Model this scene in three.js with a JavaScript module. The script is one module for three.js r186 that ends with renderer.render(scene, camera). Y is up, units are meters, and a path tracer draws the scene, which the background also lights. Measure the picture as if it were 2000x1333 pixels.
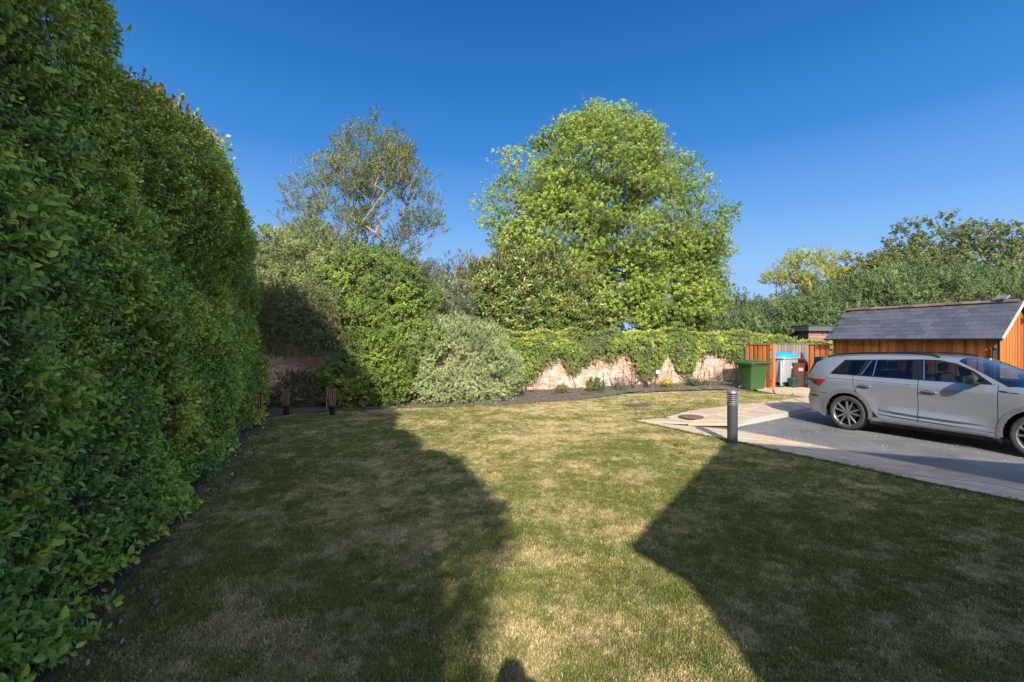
import * as THREE from 'three';
import { ImprovedNoise } from 'three/addons/math/ImprovedNoise.js';
import { mergeGeometries, mergeVertices, toCreasedNormals } from 'three/addons/utils/BufferGeometryUtils.js';
import { TessellateModifier } from 'three/addons/modifiers/TessellateModifier.js';
import { RoundedBoxGeometry } from 'three/addons/geometries/RoundedBoxGeometry.js';
import { MarchingCubes } from 'three/addons/objects/MarchingCubes.js';

// ---------- camera, sky, sun, exposure ----------
// Plan coordinates in this file: X to the right, D straight ahead of the camera, both in metres (world x = X, world z = -D).
const EYE = 1.88;
const camera = new THREE.PerspectiveCamera(71.24, 2000 / 1333, 0.05, 600);
camera.position.set(0, EYE, 0);
camera.lookAt(0, EYE, -10);

const scene = new THREE.Scene();
const renderer = new THREE.WebGLRenderer({ antialias: true });
renderer.toneMapping = THREE.LinearToneMapping;
renderer.toneMappingExposure = 1.85;
renderer.shadowMap.enabled = true;

const SUN_UP = 31 * Math.PI / 180;
{ // clear sky: colour by elevation as seen away from the sun, brightness by the CIE standard sky 15 (bright and white round the sun)
  const W = 1024, H = 512, data = new Float32Array(W * H * 4), k0 = .61;
  const stops = [[-90, .16, .18, .15], [-6, .2, .26, .3], [0, .40, .62, .92], [4, .34, .56, .90], [8.9, .265, .495, .86], [14.1, .15, .37, .785], [21.2, .052, .235, .635], [29, .0265, .165, .485], [35.6, .017, .124, .405], [60, .0148, .108, .352], [90, .0265, .193, .632]];
  const f = (g) => 1 + 24 * (Math.exp(-2.8 * g) - Math.exp(-1.4 * Math.PI)) + .15 * Math.cos(g) ** 2;
  for (let j = 0; j < H; j++) {
    const el = ((j + .5) / H - .5) * Math.PI, e = el * 180 / Math.PI;
    let k = 0;
    while (k < stops.length - 2 && e > stops[k + 1][0]) k++;
    const a = stops[k], b = stops[k + 1], t = Math.min(1, Math.max(0, (e - a[0]) / (b[0] - a[0])));
    const base = [1, 2, 3].map((c) => a[c] + (b[c] - a[c]) * t), f0 = f(Math.PI - SUN_UP - Math.max(el, 0)), lum = .25 * base[0] + .6 * base[1] + .15 * base[2];
    for (let i = 0; i < W; i++) {
      const az = ((i + .5) / W - .5) * 2 * Math.PI, z = Math.sin(az) * Math.cos(el), g = Math.acos(Math.min(1, Math.max(-1, Math.sin(el) * Math.sin(SUN_UP) + z * Math.cos(SUN_UP))));
      const m = el > 0 ? f(g) / f0 : 1, h = Math.min(1, Math.max(0, (2.0 - g) / 1.4)), w = Math.min(.85, Math.max(0, (m - 1) * .28, .5 * h * h * (3 - 2 * h)));
      for (let c = 0; c < 3; c++) data[(j * W + i) * 4 + c] = k0 * m * (base[c] + (lum * [1.03, 1, 1.02][c] - base[c]) * w);
      data[(j * W + i) * 4 + 3] = 1;
    }
  }
  const sky = new THREE.DataTexture(data, W, H, THREE.RGBAFormat, THREE.FloatType);
  sky.mapping = THREE.EquirectangularReflectionMapping;
  sky.magFilter = THREE.LinearFilter; sky.needsUpdate = true;
  scene.background = sky; scene.environment = sky;
}
const sun = new THREE.DirectionalLight(new THREE.Color(1, .92, .79), 3.8);
{ // behind the camera, 31 degrees up
  const el = SUN_UP, az = 0.01;
  sun.position.set(-Math.sin(az) * Math.cos(el) * 60, Math.sin(el) * 60, Math.cos(az) * Math.cos(el) * 60 - 10);
  sun.target.position.set(0, 0, -10);
  sun.castShadow = true; sun.shadow.radius = 1; sun.shadow.mapSize.set(4096, 4096);
  Object.assign(sun.shadow.camera, { left: -35, right: 35, top: 35, bottom: -35, near: 1, far: 140 });
  scene.add(sun, sun.target);
}

// ---------- helpers ----------
function mulberry(a) { return () => { a = (a + 0x6d2b79f5) | 0; let t = Math.imul(a ^ (a >>> 15), 1 | a); t = (t + Math.imul(t ^ (t >>> 7), 61 | t)) ^ t; return ((t ^ (t >>> 14)) >>> 0) / 4294967296; }; }
const perlin = new ImprovedNoise();
const n3 = (x, y, z) => perlin.noise(x + 100.3, y + 100.7, z + 100.1);
const fbm = (x, y, z, o = 4) => { let s = 0, a = .5, f = 1; for (let i = 0; i < o; i++) { s += a * n3(x * f, y * f, z * f); f *= 2.03; a *= .5; } return s; };
const { clamp, lerp, smoothstep } = THREE.MathUtils;
const V = (x, y, z) => new THREE.Vector3(x, y, z);
const P = (X, D, y = 0) => new THREE.Vector3(X, y, -D);
const C = (r, g, b) => new THREE.Color().setRGB(r, g, b);
const R = Math.PI / 180;
const AX = 24.8 * R;                     // the garden's walls run at this angle to the picture plane
const bD = [Math.cos(AX), Math.sin(AX)]; // along the brick wall (right and away), in (X, D)
const aD = [-Math.sin(AX), Math.cos(AX)];// along the hedge (away)
const names = new Map();
function numbered(n) { const k = names.get(n) ?? 0; names.set(n, k + 1); return k ? `${n}_${String(k).padStart(3, '0')}` : n; }
function shadowed(o) { o.traverse((m) => { if (m.isMesh) { m.castShadow = true; m.receiveShadow = true; } }); return o; }
function thing(name, label, category, [X, D, y = 0] = [0, 0, 0], turn = 0, group) {
  const g = new THREE.Group(); g.name = numbered(name); g.position.copy(P(X, D, y)); g.rotation.y = turn;
  g.userData = { label, category }; if (group) g.userData.group = group;
  scene.add(g); return g;
}
function part(parent, name, geo, m, x = 0, y = 0, z = 0, label) {
  const o = new THREE.Mesh(geo, m); o.name = name; o.position.set(x, y, z); o.castShadow = o.receiveShadow = true;
  if (label) o.userData.label = label;
  parent.add(o); return o;
}
function structure(name, geo, m) { const o = new THREE.Mesh(geo, m); o.name = name; o.userData.kind = 'structure'; o.castShadow = o.receiveShadow = true; scene.add(o); return o; }
const mat = (r, g, b, rough = .8, extra = {}) => new THREE.MeshStandardMaterial({ color: C(r, g, b), roughness: rough, ...extra });
function dataTex(w, h, fn, srgb = true, repeat = true) { // fn gives linear colour 0..1 when srgb, else a grey value
  const d = new Uint8Array(w * h * 4), col = new THREE.Color();
  for (let j = 0; j < h; j++) for (let i = 0; i < w; i++) {
    const v = fn(i / w, j / h), k = (j * w + i) * 4;
    if (srgb) { col.setRGB(clamp(v[0], 0, 1), clamp(v[1], 0, 1), clamp(v[2], 0, 1)).convertLinearToSRGB(); d[k] = col.r * 255; d[k + 1] = col.g * 255; d[k + 2] = col.b * 255; }
    else d[k] = d[k + 1] = d[k + 2] = clamp(v, 0, 1) * 255;
    d[k + 3] = 255;
  }
  const t = new THREE.DataTexture(d, w, h); t.magFilter = THREE.LinearFilter; t.minFilter = THREE.LinearFilter;
  if (srgb) t.colorSpace = THREE.SRGBColorSpace;
  if (repeat) t.wrapS = t.wrapT = THREE.RepeatWrapping;
  t.needsUpdate = true; return t;
}
// tiling noise: a torus in 4D is costly; blending two shifted copies is enough for short repeats
function tileNoise(u, v, f, z) { const a = fbm(u * f, v * f, z), b = fbm((u - 1) * f, v * f, z), c = fbm(u * f, (v - 1) * f, z), d = fbm((u - 1) * f, (v - 1) * f, z); return lerp(lerp(a, b, u), lerp(c, d, u), v) * 1.25; }
const box = (lx, ly, lz) => new THREE.BoxGeometry(lx, ly, lz);
const rbox = (lx, ly, lz, r = .01, s = 2) => new RoundedBoxGeometry(lx, ly, lz, s, r);
function tube(a, b, r0, r1 = r0, sides = 8) {
  const dir = new THREE.Vector3().subVectors(b, a), g = new THREE.CylinderGeometry(r1, r0, dir.length(), sides, 1);
  g.applyQuaternion(new THREE.Quaternion().setFromUnitVectors(V(0, 1, 0), dir.clone().normalize()));
  g.translate((a.x + b.x) / 2, (a.y + b.y) / 2, (a.z + b.z) / 2); return g;
}
// stacked rounded rectangles: levels are [y, width x, depth z, corner radius, shift x, shift z]
function loftRR(levels, cs = 3, capTop = true, capBottom = true) {
  const pos = [], idx = [], per = 4 * (cs + 1);
  for (const [y, w, d, r, ox = 0, oz = 0] of levels) {
    for (let q = 0; q < 4; q++) {
      const cx = (q === 0 || q === 3 ? 1 : -1) * (w / 2 - r), cz = (q < 2 ? 1 : -1) * (d / 2 - r);
      for (let k = 0; k <= cs; k++) { const t = (q + k / cs) * Math.PI / 2; pos.push(ox + cx + r * Math.cos(t), y, oz + cz + r * Math.sin(t)); }
    }
  }
  const L = levels.length;
  for (let l = 0; l < L - 1; l++) for (let i = 0; i < per; i++) { const a = l * per + i, b = l * per + (i + 1) % per, c = a + per, d = b + per; idx.push(a, c, b, b, c, d); }
  for (const [l, on, up] of [[0, capBottom, false], [L - 1, capTop, true]]) if (on) {
    const o = pos.length / 3; pos.push(levels[l][4] ?? 0, levels[l][0], levels[l][5] ?? 0);
    for (let i = 0; i < per; i++) { const a = l * per + i, b = l * per + (i + 1) % per; up ? idx.push(o, b, a) : idx.push(o, a, b); }
  }
  const g = new THREE.BufferGeometry(); g.setAttribute('position', new THREE.Float32BufferAttribute(pos, 3)); g.setIndex(idx);
  return toCreasedNormals(g, 0.7);
}
const merge = (list) => mergeGeometries(list.map((g) => { const h = g.index ? g.toNonIndexed() : g; for (const k of Object.keys(h.attributes)) if (!['position', 'normal'].includes(k)) h.deleteAttribute(k); return h; }));
// a flat plate from a polygon in (X, D), its top face at height y
function plate(poly, top, thick, bevel = .004) {
  const s = new THREE.Shape(poly.map(([x, d]) => new THREE.Vector2(x, d)));
  const g = new THREE.ExtrudeGeometry(s, bevel ? { depth: thick - 2 * bevel, bevelEnabled: true, bevelThickness: bevel, bevelSize: bevel, bevelOffset: -bevel, bevelSegments: 1, steps: 1 } : { depth: thick, bevelEnabled: false });
  g.rotateX(-Math.PI / 2); g.translate(0, top - thick + (bevel || 0), 0); return g;
}
function sheet(poly, edge, height) { // polygon in (X, D), split to short edges and laid on height(X, D); uv in metres
  let g = new THREE.ShapeGeometry(new THREE.Shape(poly.map(([x, d]) => new THREE.Vector2(x, d))));
  g = new TessellateModifier(edge, 8).modify(g);
  const p = g.attributes.position, uv = [];
  for (let i = 0; i < p.count; i++) { const X = p.getX(i), D = p.getY(i); uv.push(X, D); p.setXYZ(i, X, height(X, D), -D); }
  g.setAttribute('uv', new THREE.Float32BufferAttribute(uv, 2));
  g.deleteAttribute('normal'); g = mergeVertices(g, 1e-4); g.computeVertexNormals(); return g;
}

// ---------- foliage ----------
function leafInto(out, m, L, W, segs, fold, curl, tint, shape = .85) {
  const base = out.pos.length / 3, v = V(0, 0, 0);
  const put = (x, y, z) => { v.set(x, y, z).applyMatrix4(m); out.pos.push(v.x, v.y, v.z); out.col.push(tint[0], tint[1], tint[2]); };
  put(0, 0, 0);
  for (let i = 1; i < segs; i++) {
    const t = i / segs, w = W / 2 * Math.sin(Math.PI * Math.pow(t, shape)), z = -curl * t * t;
    put(-w, L * t, z + fold * w); put(0, L * t, z); put(w, L * t, z + fold * w);
  }
  put(0, L, -curl);
  const tip = base + 1 + 3 * (segs - 1), row = (i) => base + 1 + 3 * (i - 1);
  out.idx.push(base, row(1) + 1, row(1), base, row(1) + 2, row(1) + 1);
  for (let i = 1; i < segs - 1; i++) { const a = row(i), b = row(i + 1); out.idx.push(a, a + 1, b, a + 1, b + 1, b, a + 1, a + 2, b + 1, a + 2, b + 2, b + 1); }
  const l = row(segs - 1); out.idx.push(l, l + 1, tip, l + 1, l + 2, tip);
}
function finish(out) {
  const g = new THREE.BufferGeometry();
  g.setAttribute('position', new THREE.Float32BufferAttribute(out.pos, 3));
  g.setAttribute('color', new THREE.Float32BufferAttribute(out.col, 3));
  g.setIndex(out.idx); g.computeVertexNormals(); return g;
}
function sprig(seed, { n = 8, len = .2, L = .06, W = .035, segs = 2, fold = .35, curl = .012, spread = 60, jit = 18, vary = .25, stem = [.9, .62, .5], stemR = .0025, tipTint, shape = .85 }) {
  const r = mulberry(seed), out = { pos: [], col: [], idx: [] }, M = new THREE.Matrix4(), x = V(0, 0, 0), y = V(0, 0, 0), z = V(0, 0, 0);
  for (let i = 0; i < n; i++) {
    const t = (i + .6) / n, az = i * 2.4 + r() * .9, sp = (spread * (1 - .45 * t) + (r() - .5) * 2 * jit) * R;
    y.set(Math.sin(sp) * Math.cos(az), Math.cos(sp), Math.sin(sp) * Math.sin(az));
    z.set((r() - .5) * .7, 1, (r() - .5) * .7).addScaledVector(y, -z.dot(y)).normalize(); x.crossVectors(y, z).normalize();
    M.makeBasis(x, y, z).setPosition((r() - .5) * .02, len * t, (r() - .5) * .02);
    const k = 1 + (r() - .5) * 2 * vary, h = (r() - .5) * vary * .5, s = .75 + r() * .5;
    let tint = [k * (1 + h), k, k * (1 - h)];
    if (tipTint && t > .72) tint = tint.map((c, q) => c * tipTint[q]);
    leafInto(out, M, L * s, W * s, segs, fold * (.5 + r()), curl * r() * 2, tint, shape);
  }
  if (stemR) { // a three-sided stem
    const b = out.pos.length / 3;
    for (const [yy, rr] of [[-len * .5, stemR], [len * .95, stemR * .5]]) for (let k = 0; k < 3; k++) { out.pos.push(rr * Math.cos(k * 2.094), yy, rr * Math.sin(k * 2.094)); out.col.push(...stem); }
    for (let k = 0; k < 3; k++) { const j = (k + 1) % 3; out.idx.push(b + k, b + 3 + k, b + j, b + j, b + 3 + k, b + 3 + j); }
  }
  return finish(out);
}
const leafMat = (trans = .35, rough = .9, spec = .5) => new THREE.MeshPhysicalMaterial({ color: 0xffffff, vertexColors: true, side: THREE.DoubleSide, roughness: rough, transmission: trans, thickness: 0, specularIntensity: spec });
const thinLeaf = leafMat(.48, .94), glossLeaf = new THREE.MeshPhysicalMaterial({ color: 0xffffff, vertexColors: true, side: THREE.DoubleSide, roughness: .42, specularIntensity: .8 });
const midLeaf = leafMat(.4, .93, .7);
function scatter(parent, name, geos, m, items) { // items: {p, dir, s, c}; split between the sprig shapes
  const q = new THREE.Quaternion(), q2 = new THREE.Quaternion(), up = V(0, 1, 0), M = new THREE.Matrix4(), sc = V(1, 1, 1), rr = mulberry(items.length + 7);
  geos.forEach((geo, k) => {
    const mine = items.filter((_, i) => i % geos.length === k), o = new THREE.InstancedMesh(geo, m, mine.length);
    mine.forEach((it, i) => {
      q.setFromUnitVectors(up, it.dir); q2.setFromAxisAngle(up, rr() * 6.283); q.multiply(q2);
      M.compose(it.p, q, sc.setScalar(it.s)); o.setMatrixAt(i, M); o.setColorAt(i, it.c);
    });
    o.name = name; o.userData.kind = 'stuff'; o.castShadow = o.receiveShadow = true; parent.add(o);
  });
}
const coreMat = mat(.16, .12, .075, 1);
const LEAF = 1.5; // the lists below give half of what a leaf sends back: the rest passes through it
function tint(cols, f, r) { // blend along a list of colours, with a little scatter of its own
  const x = clamp(f, 0, .999) * (cols.length - 1), i = Math.floor(x), a = cols[i], b = cols[Math.min(i + 1, cols.length - 1)], t = x - i, k = (.8 + r() * .4) * LEAF;
  return C((a[0] + (b[0] - a[0]) * t) * k, (a[1] + (b[1] - a[1]) * t) * k, (a[2] + (b[2] - a[2]) * t) * k * (.85 + r() * .3));
}
// a plant made of leafy domes: blobs are [X, y, D, radius along the wall, radius up, radius across]
function shrub({ name, label, category = 'shrub', group, blobs, count, geos, m = midLeaf, cols, seed = 1, freq = .9, bump = .16, depth = .35, size = [.8, 1.3], up = .35, core = .56, floor = 0, turn = AX, colFreq = 1.2, keep, stick = 0, holes = .18, coreM = coreMat }) {
  const r = mulberry(seed), base = [blobs.reduce((s, b) => s + b[0], 0) / blobs.length, blobs.reduce((s, b) => s + b[2], 0) / blobs.length];
  const t = thing(name, label, category, [base[0], base[1], 0], turn, group);
  const ct = Math.cos(turn), st = Math.sin(turn);
  const loc = blobs.map(([X, y, D, rx, ry, rz]) => { const dx = X - base[0], dz = -(D - base[1]); return { c: V(dx * ct - dz * st, y, dx * st + dz * ct), r: V(rx, ry, rz) }; });
  const area = loc.map((b) => b.r.x * b.r.y + b.r.x * b.r.z + b.r.y * b.r.z), total = area.reduce((s, a) => s + a, 0), items = [];
  const cores = [];
  const q = V(0, 0, 0);
  for (let i = 0, tries = 0; i < count && tries < count * 8; tries++) {
    let k = 0, pick = r() * total; while (pick > area[k] && k < loc.length - 1) pick -= area[k++];
    const b = loc[k], zz = r() * 2 - 1, az = r() * 6.283, s = Math.sqrt(1 - zz * zz), n = V(s * Math.cos(az), zz, s * Math.sin(az));
    const dd = r() < .62 ? r() * r() * depth * .6 : .12 + r() * (depth * .5 + .2), px = b.c.x + n.x * b.r.x, py = b.c.y + n.y * b.r.y, pz = b.c.z + n.z * b.r.z;
    const k2 = 1 + bump * (1.6 * n3(px * freq, py * freq, pz * freq + seed) + .8 * n3(px * freq * 2.7, py * freq * 2.7, pz * freq * 2.7 + seed)) - dd;
    if (dd < .12 && n3(px * freq * 2.6 + 7, py * freq * 2.6, pz * freq * 2.6 + seed) < -holes) continue; // openings between the sprays
    const p = V(b.c.x + n.x * b.r.x * k2, b.c.y + n.y * b.r.y * k2, b.c.z + n.z * b.r.z * k2);
    if (p.y < floor + .03) continue;
    if (loc.some((o, j) => j !== k && q.subVectors(p, o.c).divide(o.r).lengthSq() < .62)) continue;
    if (keep && !keep(p, base)) continue;
    const nn = V(n.x / b.r.x, n.y / b.r.y, n.z / b.r.z).normalize();
    const dir = nn.multiplyScalar(.75).add(V((r() - .5) * 1.1, up + (r() - .5) * .6, (r() - .5) * 1.1)).normalize();
    const f = .5 + .9 * fbm(p.x * colFreq, p.y * colFreq, p.z * colFreq + seed * 3.1, 3) + (r() - .5) * .45;
    items.push({ p, dir, s: lerp(size[0], size[1], r()) * (r() < stick ? 1.5 : 1), c: tint(cols, f, r) }); i++;
  }
  scatter(t, 'foliage', geos, m, items);
  if (core) {
    for (const b of loc) {
      const g = new THREE.IcosahedronGeometry(1, 4), p = g.attributes.position;
      for (let i = 0; i < p.count; i++) { const k = core * (1 + .25 * n3(p.getX(i) * 2.5 + seed, p.getY(i) * 2.5, p.getZ(i) * 2.5)); p.setXYZ(i, b.c.x + p.getX(i) * b.r.x * k, Math.max(.01, b.c.y + p.getY(i) * b.r.y * k), b.c.z + p.getZ(i) * b.r.z * k); }
      g.computeVertexNormals(); cores.push(g);
    }
    const tw = []; // twigs reaching out from the middle to the leaves
    for (let i = 0; i < Math.min(260, count / 22); i++) {
      const b = loc[Math.floor(r() * loc.length)], zz = r() * 1.6 - .6, az = r() * 6.283, sn = Math.sqrt(Math.max(0, 1 - zz * zz)), n = V(sn * Math.cos(az), zz, sn * Math.sin(az));
      const at = (k) => V(b.c.x + n.x * b.r.x * k, Math.max(.02, b.c.y + n.y * b.r.y * k), b.c.z + n.z * b.r.z * k), a = at(.45), e = at(.82 + .1 * r()), mid = a.clone().lerp(e, .5).add(V((r() - .5) * .2, (r() - .5) * .15, (r() - .5) * .2));
      tw.push(tube(a, mid, .011, .008, 4), tube(mid, e, .008, .004, 4));
    }
    if (tw.length) part(t, 'twigs', merge(tw), coreM);
    part(t, 'inner_branches', merge(cores), coreM);
  }
  return t;
}
// a tree: limbs grow out to clump centres spread through the crown, clumps carry sprigs
function tree({ name, label, category = 'tree', group, base: [X, D], trunk, lean = [0, 0], trunkR, crown, clumps, per, clumpR, geos, m = thinLeaf, cols, bark, seed = 1, wind = [0, 0, 0], size = [.8, 1.3], up = .3, shell = .5, tip = .012, stems = 1, flat = .7, colFreq = .5, bumpy = .3, gap = -1, bushy = 1, steep = .25 }) {
  const r = mulberry(seed), t = thing(name, label, category, [X, D, 0], 0, group), nodes = [];
  const add = (p, parent) => { nodes.push({ p, parent, n: 0 }); return nodes.length - 1; };
  for (let s = 0; s < stems; s++) {
    let last = add(V(stems > 1 ? (s / (stems - 1) - .5) * 1.2 : 0, 0, (r() - .5) * .4), -1);
    const steps = Math.max(3, Math.round(trunk / .6)), sx = stems > 1 ? (s / (stems - 1) - .5) * 1.6 : 0;
    const b0 = nodes[last].p;
    for (let i = 1; i <= steps; i++) { const k = i / steps; last = add(V(b0.x + (lean[0] + sx) * k + n3(i * .5, s * 7, seed) * .15, trunk * k, b0.z + lean[1] * k + n3(i * .5, s * 7 + 4, seed) * .15), last); }
  }
  const trunkCount = nodes.length, targets = [];
  for (let i = 0, tries = 0; i < clumps && tries < clumps * 20; tries++) {
    const b = crown[Math.floor(r() * crown.length)], z = r() * 2 - 1, az = r() * 6.283, s = Math.sqrt(1 - z * z), k = (shell + (1 - shell) * Math.cbrt(r())) * (1 + bumpy * n3(s * Math.cos(az) * 2.2, z * 2.2, s * Math.sin(az) * 2.2 + seed));
    const p = V(b[0] - X + b[3] * s * Math.cos(az) * k, b[1] + b[4] * z * k, -(b[2] - D) + b[5] * s * Math.sin(az) * k);
    if (p.y < .4) continue;
    if (n3(p.x * .35, p.y * .35, p.z * .35 + seed * 2.3) < gap) continue;
    targets.push(p); i++;
  }
  const root = nodes[trunkCount - 1].p;
  targets.sort((a, b) => a.distanceToSquared(root) - b.distanceToSquared(root));
  const ends = [];
  for (const p of targets) {
    let best = 0, cost = 1e9;
    for (let i = 1; i < nodes.length; i++) { const q = nodes[i].p, dx = p.x - q.x, dy = p.y - q.y, dz = p.z - q.z; const hd = Math.sqrt(dx * dx + dz * dz), c = Math.sqrt(hd * hd + dy * dy) + (dy < 0 ? -dy * 1.5 : 0) + steep * Math.max(0, hd - dy); if (c < cost) { cost = c; best = i; } }
    const from = nodes[best].p, L = from.distanceTo(p), steps = Math.max(1, Math.round(L / .55)); let last = best;
    for (let i = 1; i <= steps; i++) { const k = i / steps, w = i < steps ? .1 : 0; last = add(V(lerp(from.x, p.x, k) + (r() - .5) * w, lerp(from.y, p.y, k) - Math.sin(k * Math.PI) * L * .05 + (r() - .5) * w, lerp(from.z, p.z, k) + (r() - .5) * w), last); }
    ends.push(last);
  }
  for (const e of ends) for (let i = e; i >= 0; i = nodes[i].parent) nodes[i].n++;
  const rootN = Math.max(...nodes.slice(0, trunkCount).map((n) => n.n)), rad = (n) => Math.max(tip, trunkR * Math.pow(Math.max(n, .3) / rootN, .46));
  const tr = [], br = [];
  nodes.forEach((n, i) => {
    if (n.parent < 0) return;
    const q = nodes[n.parent], r1 = rad(n.n), r0 = n.parent < trunkCount && i >= trunkCount ? r1 : Math.min(rad(q.n), r1 * 1.5) * (q.p.y < .1 ? 1.35 : 1);
    (i < trunkCount ? tr : br).push(tube(q.p, n.p, r0, r1, r1 > .06 ? 8 : r1 > .025 ? 5 : 3));
  });
  part(t, 'trunk', merge(tr), bark); if (br.length) part(t, 'branches', merge(br), bark);
  const items = [], w = V(...wind);
  for (const p of targets) {
    const out = p.clone().sub(V(0, root.y * .8, 0)).normalize(), f0 = .5 + 1.1 * fbm(p.x * colFreq, p.y * colFreq, p.z * colFreq + seed, 3), nPer = Math.round(per * (.55 + r() * .9));
    for (let k = 0; k < nPer; k++) {
      const z = r() * 2 - 1, az = r() * 6.283, s = Math.sqrt(1 - z * z), d = clumpR * Math.cbrt(r()) * bushy;
      const o = V(s * Math.cos(az), z * flat, s * Math.sin(az));
      const dir = o.clone().multiplyScalar(.7).addScaledVector(out, .45).add(w).add(V((r() - .5) * .8, up + (r() - .5) * .5, (r() - .5) * .8)).normalize();
      items.push({ p: p.clone().addScaledVector(o, d), dir, s: lerp(size[0], size[1], r()), c: tint(cols, f0 + (r() - .5) * .5, r) });
    }
  }
  scatter(t, 'crown', geos, m, items);
  return t;
}

// ---------- ground, lawn, paving, asphalt ----------
const rise = (X, D) => .09 * smoothstep(D + (X - 3) * .1, 10.9, 13) * smoothstep(X, 2.6, 6.2) * (1 - smoothstep(D, 15.2, 17.2)) + .012 * n3(X * .9, D * .9, 3.3);
const straw = (X, D) => clamp(.38 + .55 * fbm(X * .5, D * .5, 1.7, 2) + .85 * fbm(X * 1.9, D * 1.9, 5.1, 3) + .7 * fbm(X * 6.3, D * 6.3, 2.6, 3) + .16 * smoothstep(X, -2.5, 1) * smoothstep(D, 9, 4), 0, 1);
{
  const soilTex = dataTex(512, 512, (u, v) => { const n = .5 + tileNoise(u, v, 9, 2.2) + .5 * tileNoise(u, v, 40, 7.7); return [.10 + .10 * n, .082 + .075 * n, .05 + .05 * n]; });
  soilTex.repeat.set(.3, .3);
  const g = new THREE.PlaneGeometry(500, 500, 60, 60); g.rotateX(-Math.PI / 2);
  const uv = g.attributes.uv; for (let i = 0; i < uv.count; i++) uv.setXY(i, uv.getX(i) * 500, uv.getY(i) * 500);
  g.translate(0, -.06, 0);
  structure('ground', g, new THREE.MeshStandardMaterial({ map: soilTex, roughness: 1 }));
}
const lawnEdge = [[2.86, 11.18], [4.56, 11.80], [6.1, 12.9], [7.9, 13.95], [9.25, 14.9], [9.05, 16.2], [8.95, 17.45], [8.6, 17.95], [7.77, 18.2], [6.33, 17.8], [5.4, 17.45], [4.64, 17.1], [4.05, 16.9], [3.0, 15.95], [2.14, 15.1], [1.05, 14.75], [0, 14.15], [-1.6, 13.7], [-3.2, 13.3], [-4.4, 12.85], [-5.6, 12.35], [-6.1, 11.4]];
const hedgeX = (D) => -1.72 - .383 * D; // foot of the hedge
const lawnPoly = [...lawnEdge, [hedgeX(9) + .12, 9], [hedgeX(5) + .12, 5], [hedgeX(1) + .12, 1], [hedgeX(-4) + .1, -4], [1.0, -6], [9.6, -1.25], [5.93, 5.5], [2.91, 11.06]];
{
  const tex = dataTex(1024, 1024, (u, v) => {
    const X = u * 24 - 12, D = v * 24 - 5, s = straw(X, D), k = .75 + .5 * (.5 + n3(X * 21, D * 21, .4)) + .3 * n3(X * 60, D * 60, 4);
    return [lerp(.17, .44, s) * k, lerp(.17, .34, s) * k, lerp(.055, .19, s) * k];
  }, true, false);
  const g = sheet(lawnPoly, .45, rise), uv = g.attributes.uv;
  for (let i = 0; i < uv.count; i++) uv.setXY(i, (uv.getX(i) + 12) / 24, (uv.getY(i) + 5) / 24);
  structure('lawn', g, new THREE.MeshStandardMaterial({ map: tex, roughness: 1 }));
}
function inside(poly, x, y) { let c = false; for (let i = 0, j = poly.length - 1; i < poly.length; j = i++) { const [a, b] = poly[i], [p, q] = poly[j]; if ((b > y) !== (q > y) && x < (p - a) * (y - b) / (q - b) + a) c = !c; } return c; }
const manholes = [[4.3, 11.42, .27], [3.62, 13.7, .36]];
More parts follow.
